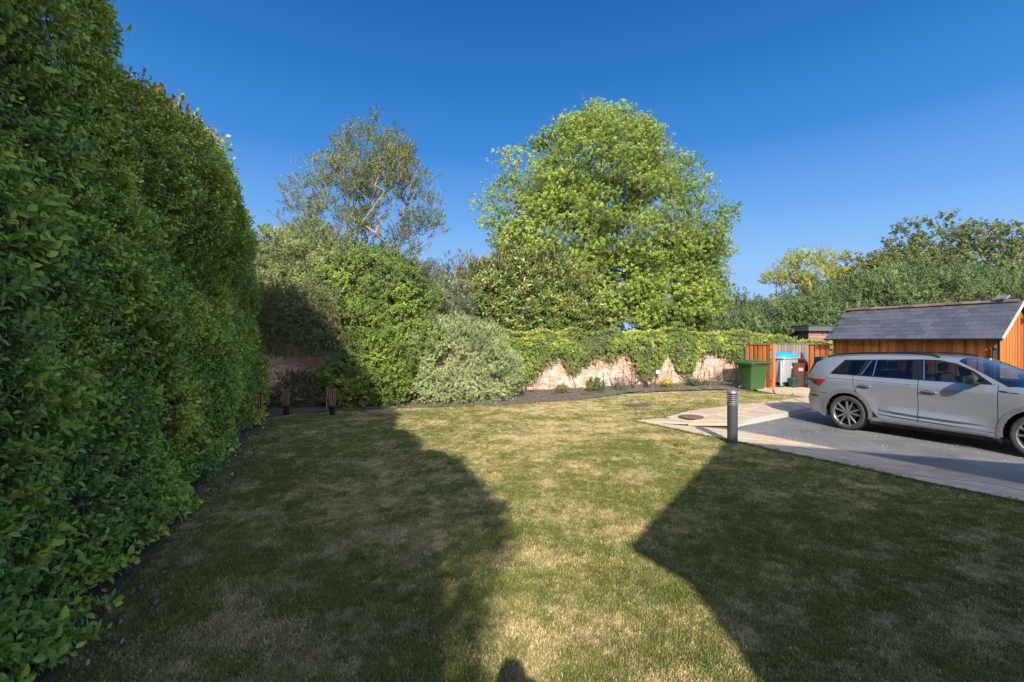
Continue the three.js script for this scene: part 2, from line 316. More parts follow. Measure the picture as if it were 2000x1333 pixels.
{ // mown turf: tufts of short blades
  const r = mulberry(5);
  const tuft = (seed, n, h) => {
    const q = mulberry(seed), out = { pos: [], col: [], idx: [] };
    for (let i = 0; i < n; i++) {
      const a = q() * 6.283, d = .034 * Math.sqrt(q()), x = Math.cos(a) * d, z = Math.sin(a) * d, az = q() * 6.283, ln = .25 + q() * .9, hh = h * (.5 + q() * .8), w = .0016 + q() * .0013, b = out.pos.length / 3;
      const ex = Math.cos(az) * ln * hh, ez = Math.sin(az) * ln * hh, px = -Math.sin(az) * w, pz = Math.cos(az) * w, k = .7 + q() * .6;
      out.pos.push(x - px, -.004, z - pz, x + px, -.004, z + pz, x + ex * .45 + px * .8, hh * .62, z + ez * .45 + pz * .8, x + ex * .45 - px * .8, hh * .62, z + ez * .45 - pz * .8, x + ex, hh * .95, z + ez);
      for (let j = 0; j < 5; j++) out.col.push(k * (1 + (q() - .5) * .1), k, k * .95);
      out.idx.push(b, b + 1, b + 2, b, b + 2, b + 3, b + 3, b + 2, b + 4);
    }
    return finish(out);
  };
  const geos = [tuft(11, 20, .014), tuft(12, 20, .017), tuft(13, 18, .012)], items = [];
  const grow = (X0, X1, D0, D1, per) => {
    const n = Math.round((X1 - X0) * (D1 - D0) * per);
    for (let i = 0; i < n; i++) {
      const X = lerp(X0, X1, r()), D = lerp(D0, D1, r());
      if (!inside(lawnPoly, X, D) || manholes.some(([x, d, q]) => Math.hypot(X - x, D - d) < q)) continue;
      if (X < hedgeX(D) + .25 + .25 * n3(X * 3, D * 3, 8) && r() < .7) continue; // bare earth under the hedge
      let s = straw(X, D) + (r() - .5) * .6; if (r() < .08) s += .5;
      const k = .66 + r() * .68, g = smoothstep(s, .1, .95), lush = smoothstep(n3(X * .8, D * .8, 9.4), .25, .5);
      const c = C(lerp(.20, .66, g) * k, lerp(.225, .53, g) * k, lerp(.05, .29, g) * k);
      items.push({ p: P(X, D, rise(X, D)), dir: V((r() - .5) * .3, 1, (r() - .5) * .3).normalize(), s: .75 + r() * .55 + (1 - g) * .2 + lush * .25, c });
    }
  };
  grow(-4, 6, 1.2, 5.5, 2000); grow(-6, 6.5, 5.5, 9.5, 1300); grow(-6.6, 9.3, 9.5, 18.3, 700);
  { // ragged longer grass along the paving and the bed
    const along = (a, b, n) => { for (let i = 0; i < n; i++) { const t = r(), X = lerp(a[0], b[0], t) + (r() - .5) * .06, D = lerp(a[1], b[1], t) + (r() - .5) * .06, k = .8 + r() * .4; items.push({ p: P(X, D, rise(X, D)), dir: V((r() - .5) * .6, 1, (r() - .5) * .6).normalize(), s: 1.2 + r() * .9, c: C(.14 * k, .19 * k, .04 * k) }); } };
    along([2.91, 11.06], [5.93, 5.5], 900); along([5.93, 5.5], [7.5, 2.7], 300);
    for (let i = 0; i < 16; i++) along(lawnEdge[i], lawnEdge[i + 1], 70);
  }
  const holder = new THREE.Group(); holder.name = 'grass'; holder.userData = { label: 'short patchy mown grass of the lawn', category: 'grass', kind: 'stuff' }; scene.add(holder);
  scatter(holder, 'grass_blades', geos, leafMat(.4, .95, .35), items);
  // longer tufts of a coarser grass and clover here and there
  const coarse = [tuft(21, 22, .05)], it2 = [];
  for (let i = 0; i < 420; i++) {
    const X = -5.5 + r() * 11, D = 2.2 + r() * 9; if (!inside(lawnPoly, X, D) || n3(X * .7, D * .7, 21) < .05) continue;
    const k = .8 + r() * .4; it2.push({ p: P(X, D, rise(X, D)), dir: V((r() - .5) * .5, 1, (r() - .5) * .5).normalize(), s: .7 + r() * .5, c: C(.10 * k, .165 * k, .045 * k) });
  }
  scatter(holder, 'grass_blades', coarse, leafMat(.4, .95, .35), it2);
  const bits = [], clover = []; // fallen leaves, and clover in patches
  for (let i = 0; i < 260; i++) { const X = -5.5 + r() * 11, D = 2.2 + r() * 11; if (!inside(lawnPoly, X, D)) continue; bits.push({ p: P(X, D, rise(X, D) + .016), dir: V((r() - .5) * 2, .5, (r() - .5) * 2).normalize(), s: .35 + r() * .4, c: r() < .5 ? C(.32, .2, .09) : r() < .5 ? C(.4, .36, .16) : C(.16, .22, .06) }); }
  scatter(holder, 'fallen_leaves', [sprig(81, { n: 1, len: .01, L: .06, W: .035, segs: 3, spread: 80, stemR: 0 })], leafMat(.3, .95, .4), bits);
  for (let i = 0; i < 2600; i++) { const X = -5.5 + r() * 12, D = 2.2 + r() * 9; if (!inside(lawnPoly, X, D) || n3(X * 1.3, D * 1.3, 31) < .28) continue; const k = .8 + r() * .4; clover.push({ p: P(X, D, rise(X, D)), dir: V((r() - .5) * .4, 1, (r() - .5) * .4).normalize(), s: .5 + r() * .4, c: C(.12 * k, .22 * k, .06 * k) }); }
  scatter(holder, 'clover', [sprig(82, { n: 6, len: .02, L: .022, W: .02, spread: 75, stemR: 0 })], leafMat(.3, .95, .4), clover);
}
{ // flower bed along the wall
  const bed = [[8.9, 17.34], [8.55, 17.86], [7.77, 18.09], [6.33, 17.69], [5.4, 17.34], [4.64, 16.99], [4.05, 16.79], [3.0, 15.84], [2.14, 14.99], [1.05, 14.64], [0, 14.04], [-1.6, 13.59], [-3.2, 13.19], [-4.4, 12.74], [-5.6, 12.24], [-6.2, 11.24], [-7.2, 13.0], [-7.4, 14.5], [1.0, 17.95], [5.7, 19.95], [10.4, 21.95], [10.6, 20.2], [9.6, 19.6]];
  const soil = dataTex(512, 512, (u, v) => { const n = clamp(.5 + tileNoise(u, v, 12, 1.2) + .8 * tileNoise(u, v, 50, 3.7), 0, 1); return [.075 + .12 * n, .058 + .09 * n, .042 + .062 * n]; });
  const g = sheet(bed, .35, (X, D) => -.012 + .07 * clamp((D - 13.6 - .39 * X) / 2, 0, 1) + .05 * Math.abs(n3(X * 3.1, D * 3.1, 2)) + .03 * n3(X * 9, D * 9, 5));
  structure('flower_bed_soil', g, new THREE.MeshStandardMaterial({ map: soil, roughness: 1 }));
  // strip of bare earth and litter under the hedge
  const strip = []; for (let d = -4; d <= 11.5; d += 1.2) strip.push([hedgeX(d) + .2 + .2 * n3(d * 1.3, 2, 3), d]);
  for (let d = 11.5; d >= -4; d -= 3) strip.push([hedgeX(d) - 1.6, d]);
  const g2 = sheet(strip, .4, (X, D) => rise(X, D) + .012 + .02 * Math.abs(n3(X * 4, D * 4, 2)));
  structure('bare_earth', g2, new THREE.MeshStandardMaterial({ map: soil, roughness: 1 }));
  // clods, chips and fallen leaves
  const r = mulberry(77), chip = new THREE.IcosahedronGeometry(1, 0), M = new THREE.Matrix4(), n = 2600, o = new THREE.InstancedMesh(chip, mat(1, 1, 1, 1), n), q = new THREE.Quaternion();
  let i = 0;
  while (i < n) {
    let X, D; if (i < 1700) { X = lerp(-6.5, 10.2, r()); D = lerp(12, 21.6, r()); if (!inside(bed, X, D)) continue; } else { D = lerp(0, 11.5, r()); X = hedgeX(D) + lerp(-.5, .5, r()); }
    const s = .006 + .02 * r() * r(), t = r();
    q.setFromEuler(new THREE.Euler(r() * 6, r() * 6, r() * 6));
    M.compose(P(X, D, .03 + (D > 13.5 ? .06 * clamp((D - 13.6 - .39 * X) / 2, 0, 1) : 0) + s * .3), q, V(s * 1.6, s * (t < .4 ? .25 : .8), s)); o.setMatrixAt(i, M);
    o.setColorAt(i, t < .15 ? C(.36, .31, .25) : t < .4 ? C(.2, .13, .06) : C(.09 + .08 * r(), .07 + .06 * r(), .05 + .04 * r())); i++;
  }
  o.name = 'soil_clods'; o.userData = { label: 'clods, stone chips and dry leaves on the bare soil', category: 'soil', kind: 'stuff' }; scene.add(o);
}
{ // car park: worn asphalt
  const poly = [[4.73, 9.98], [5.0, 10.46], [6.6, 11.72], [8.36, 13.0], [9.6, 15.0], [11.6, 18.0], [11.9, 17.4], [14.0, 13.0], [40, 13], [40, -10], [15, -10], [10.35, -1]];
  const tex = dataTex(1024, 1024, (u, v) => {
    const f = tileNoise(u, v, 6, 1.1), sp = n3(u * 230, v * 230, .3) + n3(u * 410, v * 410, 3.3), st = tileNoise(u, v, 2.5, 8.8);
    let k = .145 + .05 * f + .07 * st + .06 * sp; if (sp > .6) k += .12; return [k * 1.03, k, k * .98];
  });
  tex.repeat.set(.4, .4);
  const bump = dataTex(512, 512, (u, v) => .5 + .5 * n3(u * 150, v * 150, 3) + .3 * n3(u * 300, v * 300, 8), false); bump.repeat.set(.55, .55);
  const g = sheet(poly, 3, () => 0);
  structure('car_park_asphalt', g, new THREE.MeshStandardMaterial({ map: tex, bumpMap: bump, bumpScale: .006, roughness: .9 }));
  const r = mulberry(31), n = 700, o = new THREE.InstancedMesh(new THREE.IcosahedronGeometry(1, 0), mat(1, 1, 1, .9), n), M = new THREE.Matrix4(), q = new THREE.Quaternion();
  let i = 0; while (i < n) { const X = lerp(4.8, 12, r()), D = lerp(4, 14.5, r()); if (!inside(poly, X, D)) continue; const s = .003 + .006 * r(); q.setFromEuler(new THREE.Euler(r() * 6, r() * 6, 0)); M.compose(P(X, D, s * .5), q, V(s, s * .7, s)); o.setMatrixAt(i, M); const k = .15 + .4 * r(); o.setColorAt(i, C(k, k * .96, k * .9)); i++; }
  o.name = 'loose_grit'; o.userData = { label: 'loose pale grit scattered over the asphalt', category: 'grit', kind: 'stuff' }; scene.add(o);
}
// paving slabs, each its own piece
const slabMats = [];
{
  for (let k = 0; k < 5; k++) {
    const tex = dataTex(256, 256, (u, v) => {
      const n = tileNoise(u, v, 4, k * 3.3), f = tileNoise(u, v, 30, k + 9), rr = n3(u * 5, v * 26, k * 2), t = [1, .93, 1.06, .86, 1.0][k] * (1 + .3 * n + .22 * f + .1 * rr), pk = [0, .02, -.01, .01, .03][k];
      return [(.56 + pk) * t, .425 * t, (.30 - pk * .3) * t];
    });
    tex.repeat.set(.9, .9);
    const bump = dataTex(256, 256, (u, v) => .5 + .6 * tileNoise(u, v, 9, k + 4) + .25 * tileNoise(u, v, 40, k), false); bump.repeat.set(.9, .9);
    slabMats.push(new THREE.MeshStandardMaterial({ map: tex, bumpMap: bump, bumpScale: .004, roughness: .92 }));
  }
}
function pave(parent, corner, us, vsFor, height, seed, gap = .042, thick = .05) { // corner(u, v) -> [X, D]
  const r = mulberry(seed);
  for (let i = 0; i < us.length - 1; i++) {
    const vs = vsFor(i, r);
    for (let j = 0; j < vs.length - 1; j++) {
      const q = [corner(us[i], vs[j]), corner(us[i + 1], vs[j]), corner(us[i + 1], vs[j + 1]), corner(us[i], vs[j + 1])];
      const cx = q.reduce((s, p) => s + p[0], 0) / 4, cd = q.reduce((s, p) => s + p[1], 0) / 4;
      const inset = q.map(([x, d]) => { const l = Math.hypot(x - cx, d - cd); return [cx + (x - cx) * (1 - gap * .8 / l), cd + (d - cd) * (1 - gap * .8 / l)]; });
      const flip = (inset[1][0] - inset[0][0]) * (inset[2][1] - inset[0][1]) - (inset[1][1] - inset[0][1]) * (inset[2][0] - inset[0][0]) < 0;
      const g = plate((flip ? inset.slice().reverse() : inset).map(([x, d]) => [x - cx, d - cd]), 0, thick, .005);
      const o = part(parent, 'paving_slab', g, slabMats[Math.floor(r() * 5)], cx - parent.position.x, height(cx, cd) + (r() - .5) * .008, -cd - parent.position.z);
      const hx = (height(cx + .1, cd) - height(cx - .1, cd)) / .2, hd = (height(cx, cd + .1) - height(cx, cd - .1)) / .2;
      o.rotation.set(hd + (r() - .5) * .008, 0, hx + (r() - .5) * .008);
    }
  }
}
const grp = (name, X, D) => { const g = new THREE.Group(); g.name = name; g.position.copy(P(X, D)); g.userData.kind = 'structure'; scene.add(g); return g; };
const bilinear = (A, B, Cc, Dd) => (u, v) => [0, 1].map((k) => lerp(lerp(A[k], B[k], u), lerp(Dd[k], Cc[k], u), v));
{
  const path = grp('footpath', 4, 9.5);
  // narrow path between lawn and asphalt, flush with both
  const us = [0, .075, .13, .21, .275, .36, .43, .52, .6, .7, .8, .9, 1];
  const q = bilinear([2.93, 11.05], [9.45, -1.0], [10.3, -1.0], [4.70, 9.95]);
  pave(path, q, us, (i, r) => (r() < .6 ? [0, .36 + .25 * r(), 1] : [0, .3, .62 + .08 * r(), 1]), () => .022, 3);
  part(path, 'bedding', plate([[2.93, 11.0], [9.45, -1], [10.3, -1], [4.72, 9.93]], -.006, .05, 0), mat(.09, .07, .045, 1), -4, 0, 9.5);
  const edgeG = plate([[4.70, 9.97], [10.31, -1.0], [10.37, -1.0], [4.76, 10.0]], .018, .06, .004); // thin edging strip
  part(path, 'edging', edgeG, mat(.30, .26, .21, .95), -4, 0, 9.5);
  // raised branch towards the bin store
  const up = grp('raised_footpath', 6, 12);
  const hgt = (X, D) => .024 + .1 * smoothstep((X - 3.6) * .6 + (D - 10.8) * .5, .35, 1.5);
  pave(up, bilinear([2.9, 11.14], [9.28, 14.95], [8.5, 13.0], [4.95, 10.56]), [0, .09, .2, .31, .43, .55, .66, .78, .89, 1], (i, r) => (r() < .65 ? [0, .4 + .2 * r(), 1] : [0, .33, .7, 1]), hgt, 8);
  part(up, 'bedding', plate([[3.2, 11.15], [4.9, 10.65], [8.45, 13.05], [9.2, 14.85]], .0, .04, 0), mat(.09, .07, .045, 1), -6, 0, 12);
  pave(up, bilinear([9.3, 14.98], [8.98, 17.45], [9.75, 19.3], [9.75, 15.3]), [0, .3, .62, 1], () => [0, .5, 1], () => .075, 9);
  pave(up, bilinear([9.77, 15.3], [9.77, 19.3], [11.35, 20.0], [11.5, 18.1]), [0, .25, .5, .75, 1], () => [0, .5, 1], () => .07, 10);
  part(up, 'bedding', plate([[9.3, 15.0], [11.5, 18.1], [11.35, 20.0], [9.75, 19.3], [8.98, 17.4]], .03, .05, 0), mat(.09, .07, .045, 1), -6, 0, 12);
  // concrete kerb, rising from flush to full height
  const kerbM = new THREE.MeshStandardMaterial({ map: dataTex(128, 128, (u, v) => { const n = 1 + .35 * tileNoise(u, v, 5, 2) + .25 * tileNoise(u, v, 25, 6); return [.47 * n, .42 * n, .35 * n]; }), roughness: .95 });
  const k0 = [4.92, 10.5], k1 = [8.42, 13.0], L = Math.hypot(k1[0] - k0[0], k1[1] - k0[1]), ang = Math.atan2(k1[1] - k0[1], k1[0] - k0[0]), nK = 5;
  for (let i = 0; i < nK; i++) {
    const X = lerp(k0[0], k1[0], (i + .5) / nK), D = lerp(k0[1], k1[1], (i + .5) / nK), h0 = i === 0 ? .03 : .125, h1 = .125, l = L / nK - .008;
    const g = new THREE.BoxGeometry(l, 1, .13, 4, 1, 1), p = g.attributes.position;
    for (let j = 0; j < p.count; j++) { const t = p.getX(j) / l + .5; p.setY(j, p.getY(j) > 0 ? lerp(h0, h1, smoothstep(t, 0, .8)) + (i ? 0 : 0) : -.03); }
    g.computeVertexNormals();
    const o = part(up, 'kerbstone', g, kerbM, X - 6, 0, -D + 12); o.rotation.y = ang;
  }
}
{ // inspection covers
  const rust = new THREE.MeshStandardMaterial({ map: dataTex(128, 128, (u, v) => { const n = 1 + .5 * tileNoise(u, v, 6, 1) + .4 * tileNoise(u, v, 30, 5); return [.17 * n, .105 * n, .07 * n]; }), roughness: .9, metalness: .2 });
  const a = thing('manhole_cover', 'round rusty manhole cover set in the pale paving', 'manhole', [4.3, 11.42, .052]);
  part(a, 'lid', new THREE.CylinderGeometry(.255, .255, .02, 40), rust, 0, .012, 0);
  part(a, 'frame', new THREE.LatheGeometry([[.262, 0], [.262, .018], [.285, .018], [.29, 0]].map((p) => new THREE.Vector2(...p)), 40), mat(.12, .09, .07, .9), 0, .006, 0);
  for (let k = 0; k < 5; k++) part(a, 'rib', box(.42 - Math.abs(k - 2) * .06, .006, .022), rust, 0, .024, (k - 2) * .085);
  part(a, 'lifting_slot', rbox(.05, .012, .02, .004), mat(.02, .02, .02, 1), -.19, .019, 0);
  const b = thing('drain_cover', 'square brown drain cover sunk in the lawn', 'manhole', [3.62, 13.7, rise(3.62, 13.7)], .35);
  part(b, 'lid', rbox(.56, .02, .5, .006), rust, 0, .012, 0); 
  for (const [x, z, w, d] of [[0, .27, .62, .03], [0, -.27, .62, .03], [.3, 0, .03, .51], [-.3, 0, .03, .51]]) part(b, 'frame', box(w, .02, d), mat(.11, .085, .065, .9), x, .013, z);
}

// ---------- brick wall ----------
const wallTurn = 23 * R, wallAt = (l, y = 0, out = 0) => V(1.06 + Math.cos(wallTurn) * l + Math.sin(wallTurn) * out, y, -(17.9 + Math.sin(wallTurn) * l - Math.cos(wallTurn) * out));
// lower edge of the ivy along the wall: [distance along the wall, height]
const ivyLow = [[-1.2, .02], [-.74, .15], [-.22, .55], [.21, .92], [.54, 1.1], [.76, 1.19], [.98, .8], [1.35, .46], [1.67, .85], [2.01, 1.01], [2.37, 1.1], [2.65, 1.26], [2.97, 1.01], [3.34, 1.11], [3.66, 1.41], [4.04, 1.07], [4.34, .44], [4.65, .09], [5.26, .2], [5.66, .83], [5.88, 1.37], [6.21, 1.04], [6.49, .53], [6.91, .05], [7.2, .35], [7.57, 1.13], [8.37, 1.32], [9.13, 1.18], [9.6, .98], [10.07, .72], [10.6, .4], [13, .3], [17, .3]];
const low = (l) => { let k = 0; while (k < ivyLow.length - 2 && l > ivyLow[k + 1][0]) k++; const [a, b] = ivyLow[k], [c, d] = ivyLow[k + 1]; return lerp(b, d, clamp((l - a) / (c - a), 0, 1)); };
{
  const w = thing('brick_wall', 'old weathered garden wall of pale red brick hung with ivy', 'wall', [1.06, 17.9], wallTurn);
  const mortar = new THREE.MeshStandardMaterial({ map: dataTex(256, 256, (u, v) => { const n = 1 + .4 * tileNoise(u, v, 8, 3) + .3 * tileNoise(u, v, 40, 5); return [.40 * n, .30 * n, .22 * n]; }), roughness: 1 });
  part(w, 'mortar_core', box(15.6, 1.96, .33), mortar, 3.2, .98, -.177); part(w, 'mortar_core', box(4.8, 1.96, .33), mortar, -7.0, .98, -.178); part(w, 'mortar_core', box(6.3, 1.66, .32), mortar, 14.16, .83, -.177);
  part(w, 'coping', box(20.2, .09, .42), mat(.33, .22, .16, .95), .9, 2.006, -.17);
  const mats = []; // brick tones, with salts and lime blooming on the face
  const tones = [[.52, .31, .20], [.48, .26, .155], [.56, .37, .26], [.42, .22, .14], [.58, .45, .35], [.36, .26, .20], [.57, .33, .19], [.62, .53, .44]];
  tones.forEach((t, k) => {
    const tex = dataTex(128, 64, (u, v) => { const n = fbm(u * 5, v * 3, k * 4.1, 4), b = smoothstep(fbm(u * 4 + 9, v * 3, k * 2.2, 3), -.02, .3), f = 1 + .5 * n; return [lerp(t[0] * f, .70, b * .66), lerp(t[1] * f, .59, b * .66), lerp(t[2] * f, .47, b * .66)]; });
    mats.push(new THREE.MeshStandardMaterial({ map: tex, roughness: .95 }));
  });
  const r = mulberry(41), geos = []; // worn brick blanks, a face worked back a little at the arrises
  for (let k = 0; k < 4; k++) {
    const g = new THREE.BoxGeometry(.213, .064, .05, 3, 2, 1), p = g.attributes.position;
    for (let i = 0; i < p.count; i++) { const x = p.getX(i), y = p.getY(i), z = p.getZ(i); if (z > 0) { const e = Math.max(Math.abs(x) / .1065, Math.abs(y) / .032); p.setZ(i, z - (e > .98 ? .006 : 0) - .004 * Math.abs(n3(x * 30 + k, y * 30, k * 3))); p.setX(i, x + .002 * n3(y * 60, k, x * 20)); p.setY(i, y + .0018 * n3(x * 40, k * 2, 7)); } }
    g.computeVertexNormals(); geos.push(g);
  }
  const spots = [];
  for (let c = 0; c < 24; c++) {
    const y = .03 + c * .0755 + .032, off = c % 2 ? .1125 : 0;
    for (let l = -9.4; l < 10.7; l += .225) { const L = l + off; const open = (L > -1.2 && y < low(L) + .22) || (L < -4.7 && y < 1.8); if (open) spots.push([L, y, L > -1.2 ? 0 : 1]); }
  }
  spots.sort((a, b) => a[2] - b[2] || a[0] - b[0]);
  const rest = mats.map(() => []);
  spots.forEach(([L, y, far], i) => {
    const patch = n3(L * .7, y * 1.6, 4), k = patch > .22 && r() < .7 ? (r() < .5 ? 4 : 7) : patch < -.25 && r() < .6 ? 5 : Math.floor(r() * 8), g = geos[i % 4], z = -.016 + (r() - .5) * .012, turn = (r() - .5) * .03;
    if (i < 300) { const o = part(w, 'brick', g, mats[k], L + (r() - .5) * .006, y + (r() - .5) * .006, z); o.rotation.y = turn; }
    else rest[k].push(g.clone().rotateY(turn).translate(L + (r() - .5) * .006, y + (r() - .5) * .006, z));
  });
  rest.forEach((list, k) => { if (list.length) { const o = part(w, 'brickwork', mergeGeometries(list), mats[k]); o.userData.kind = 'stuff'; } });
  const air = part(w, 'air_brick', box(.11, .07, .03), mat(.03, .028, .026, .9), 2.62, .2, .012);
  for (let k = 0; k < 3; k++) part(air, 'slot', box(.018, .055, .006), mat(.005, .005, .005, 1), -.033 + k * .033, 0, .016);
}
// ---------- timber ----------
function timber(seed, r0, g0, b0, grey = 0) {
  const tex = dataTex(96, 512, (u, v) => {
    const warp = n3(u * 2, v * 2.2, seed) * .5, grain = Math.sin((u * 9 + warp * 5 + n3(u * 3, v * .8, seed * 2) * 2) * 6.28), fine = n3(u * 40, v * 4, seed + 3), kx = u - .3 - .4 * n3(seed, 1, 2), ky = v - .35 - .3 * n3(seed, 5, 2), knot = Math.exp(-(kx * kx * 160 + ky * ky * 2600));
    const n = 1 + .13 * grain + .2 * fine + .16 * n3(u * 1.5, v * 3, seed + 8), d = 1 - .6 * knot;
    return [r0 * n * d, g0 * n * d * (1 - .1 * grain * (1 - grey)), b0 * n * d];
  });
  return new THREE.MeshStandardMaterial({ map: tex, roughness: .78 });
}
const cedar = [timber(1, .42, .132, .022), timber(2, .48, .162, .03), timber(3, .34, .10, .018), timber(4, .45, .165, .036), timber(5, .29, .082, .016)];
const greyWood = [timber(6, .25, .19, .155, 1), timber(7, .20, .155, .13, 1), timber(8, .29, .22, .17, 1)];
// boards on boards: rails behind, a back row, and a front row lapped over its gaps
function boarding(t, x0, len, top, mats, seed, { pitch = .2, w = .135, z = 0, face = 1, bottom = .05, topAt } = {}) {
  const r = mulberry(seed), n = Math.round(len / pitch), p = len / n;
  const board = (cx, zz, name) => {
    const ht = topAt ? topAt(cx) : top, h = ht - bottom, g = rbox(w, h, .02, .004, 1);
    if (topAt) { const q = g.attributes.position; for (let i = 0; i < q.count; i++) if (q.getY(i) > h / 2 - .02) q.setY(i, topAt(cx + q.getX(i)) - bottom - h / 2 - .012); g.computeVertexNormals(); }
    part(t, name, g, mats[Math.floor(r() * mats.length)], cx, bottom + h / 2, z + face * zz + (r() - .5) * .003);
  };
  for (let i = 0; i < n; i++) board(x0 + (i + .5) * p, .033, 'board');
  for (let i = 0; i <= n; i++) { const cx = x0 + i * p; if (cx - w / 2 < x0 - .01 || cx + w / 2 > x0 + len + .01) continue; board(cx, .008, 'board'); }
}
const shedTurn = -(90 * R - AX), shedAt = [11.81, 17.56]; // local x runs along the front towards the camera, local z out of the front
{
  const L = 4.55, Wd = 2.17, eave = 2.02, ridge = 3.03;
  const t = thing('timber_shed', 'long orange timber shed with a dark slate roof behind the car', 'shed', shedAt, shedTurn);
  part(t, 'wall_core', box(L - .02, eave, .05), mat(.12, .06, .025, .9), L / 2, eave / 2, -.152);
  part(t, 'wall_core', box(L - .02, eave, .05), mat(.12, .06, .025, .9), L / 2, eave / 2, -Wd + .03);
  boarding(t, 0, L, eave - .03, cedar, 61, { pitch: .25, w: .165, z: -.12 });
  const gable = (x) => { const s = new THREE.Shape(); s.moveTo(-Wd + .06, 0); s.lineTo(-.06, 0); s.lineTo(-.06, eave - .06); s.lineTo(-Wd / 2, ridge - .12); s.lineTo(-Wd + .06, eave - .06); s.closePath(); const g = new THREE.ExtrudeGeometry(s, { depth: .05, bevelEnabled: false }); g.rotateY(-Math.PI / 2); g.translate(x, 0, 0); return g; };
  part(t, 'gable_core', gable(L - .03), mat(.14, .07, .03, .9)); part(t, 'gable_core', gable(.06), mat(.14, .07, .03, .9));
  { // near gable: upright boards cut to the slope
    const g = new THREE.Group(); g.name = 'gable_cladding'; g.position.set(L, 0, 0); g.rotation.y = Math.PI / 2; t.add(g); // local x now runs back along the gable
    boarding(g, 0, Wd, 2, cedar, 63, { pitch: .182, w: .125, topAt: (x) => lerp(eave - .05, ridge - .1, 1 - Math.abs(clamp(x, 0, Wd) - Wd / 2) / (Wd / 2)) });
  }
  part(t, 'corner_post', box(.07, eave - .05, .07), cedar[1], L + .012, (eave - .05) / 2, -.124);
  // roof: boarding, then slates one by one
  const out = .24, half = Wd / 2, slope = Math.atan2(ridge - eave + .06, half + out), len = Math.hypot(ridge - eave + .06, half + out);
  const roof = new THREE.Group(); roof.name = 'roof'; roof.position.set(0, ridge, -half); t.add(roof);
  const front = (g) => g.rotateX(slope); // a sheet lying in x-z with z going down the front slope
  const deckM = mat(.055, .04, .03, .95);
  part(roof, 'deck', front(box(L + .3, .03, len).translate(L / 2 + .02, -.035, len / 2)), deckM);
  part(roof, 'deck', box(L + .3, .03, len).translate(L / 2 + .02, -.035, -len / 2).rotateX(-slope), deckM);
  const slate = [[.074, .082, .102], [.088, .09, .11], [.064, .074, .094], [.092, .096, .116], [.058, .066, .084], [.08, .078, .094]].map(([r, g, b], k) => new THREE.MeshStandardMaterial({ map: dataTex(64, 64, (u, v) => { const n = 1 + .4 * fbm(u * 3, v * 3, k * 5.5, 3) + .35 * n3(u * 22, v * 22, k); return [r * n, g * n, b * n]; }), roughness: .62 }));
  const r = mulberry(90), ex = .213, rows = 8, geo = [.285, .28, .29].map((w) => { const g = new THREE.BoxGeometry(w - .005, .009, ex + .07, 2, 1, 1), p = g.attributes.position; for (let i = 0; i < p.count; i++) p.setY(i, p.getY(i) + .0015 * n3(p.getX(i) * 9, p.getZ(i) * 9, w * 50)); g.computeVertexNormals(); return g; });
  for (const side of [1, -1]) for (let row = 0; row < rows; row++) {
    const zc = len - (row + .5) * ex + .02 - .02, n = 17, w = .284;
    if (side < 0) continue;
    for (let i = 0; i <= n; i++) {
      const x = -.12 + (i + (row % 2 ? .5 : 0)) * w; if (x > L + .13 - .02) continue;
      const o = part(roof, 'slate', geo[Math.floor(r() * 3)], slate[Math.floor(r() * 6)]);
      o.rotation.x = slope - .028 + (r() - .5) * .008; o.rotation.y = (r() - .5) * .006;
      const cs = Math.cos(slope), sn = Math.sin(slope), lift = .006 + (r() - .5) * .003;
      o.position.set(Math.min(x + w / 2, L + .17 - w / 2), -sn * zc + cs * lift, cs * zc + sn * lift);
    }
  }
  part(roof, 'back_slates', box(L + .32, .012, len).translate(L / 2 + .02, -.004, -len / 2 - .01).rotateX(-slope), slate[0]);
  const ridgeM = [[.16, .095, .075], [.13, .085, .07], [.19, .12, .10]].map(([a, b, c], k) => new THREE.MeshStandardMaterial({ map: dataTex(64, 64, (u, v) => { const n = fbm(u * 4, v * 4, k * 3.1, 3), li = smoothstep(n3(u * 9, v * 9, k * 7), .38, .5); return [lerp(a * (1 + .5 * n), .42, li), lerp(b * (1 + .5 * n), .40, li), lerp(c * (1 + .5 * n), .34, li)]; }), roughness: .95 }));
  for (let i = 0; i < 11; i++) {
    const g = new THREE.CylinderGeometry(.085, .085, .435, 10, 1, true, 0, Math.PI), g2 = new THREE.CylinderGeometry(.07, .07, .435, 10, 1, true, 0, Math.PI), g3 = merge([g, g2]);
    g3.rotateZ(Math.PI / 2); g3.rotateX(-Math.PI / 2 + Math.PI / 2);
    const o = part(roof, 'ridge_tile', g3, ridgeM[i % 3], -.12 + (i + .5) * .435, .0, 0); o.rotation.x = (r() - .5) * .08; o.position.y += (r() - .5) * .012;
  }
  // cream verge along the gable end
  const vg = front(box(.035, .05, len + .02).translate(L + .185, -.012, len / 2));
  part(roof, 'verge_board', vg, mat(.66, .55, .42, .8)); part(roof, 'verge_board', box(.035, .05, len + .02).translate(L + .185, -.012, -len / 2).rotateX(-slope), mat(.66, .55, .42, .8));
  part(t, 'fascia', box(L + .2, .09, .02), mat(.06, .035, .02, .9), L / 2, eave - .06, out - .05);
  part(t, 'soffit', box(L + .2, .015, out + .09), mat(.09, .05, .03, .9), L / 2, eave - .1, .05);
  const dp = new THREE.CylinderGeometry(.034, .034, 1.6, 16), black = mat(.035, .038, .042, .4);
  const pipe = part(t, 'downpipe', dp, black, L - .1, .85, .0);
  for (const y of [.5, -.15]) part(pipe, 'collar', new THREE.CylinderGeometry(.042, .042, .06, 16), black, 0, y, 0);
  part(t, 'pipe_shoe', new THREE.SphereGeometry(.065, 16, 12).scale(1, 1.1, 1), black, L - .06, 1.7, .05);
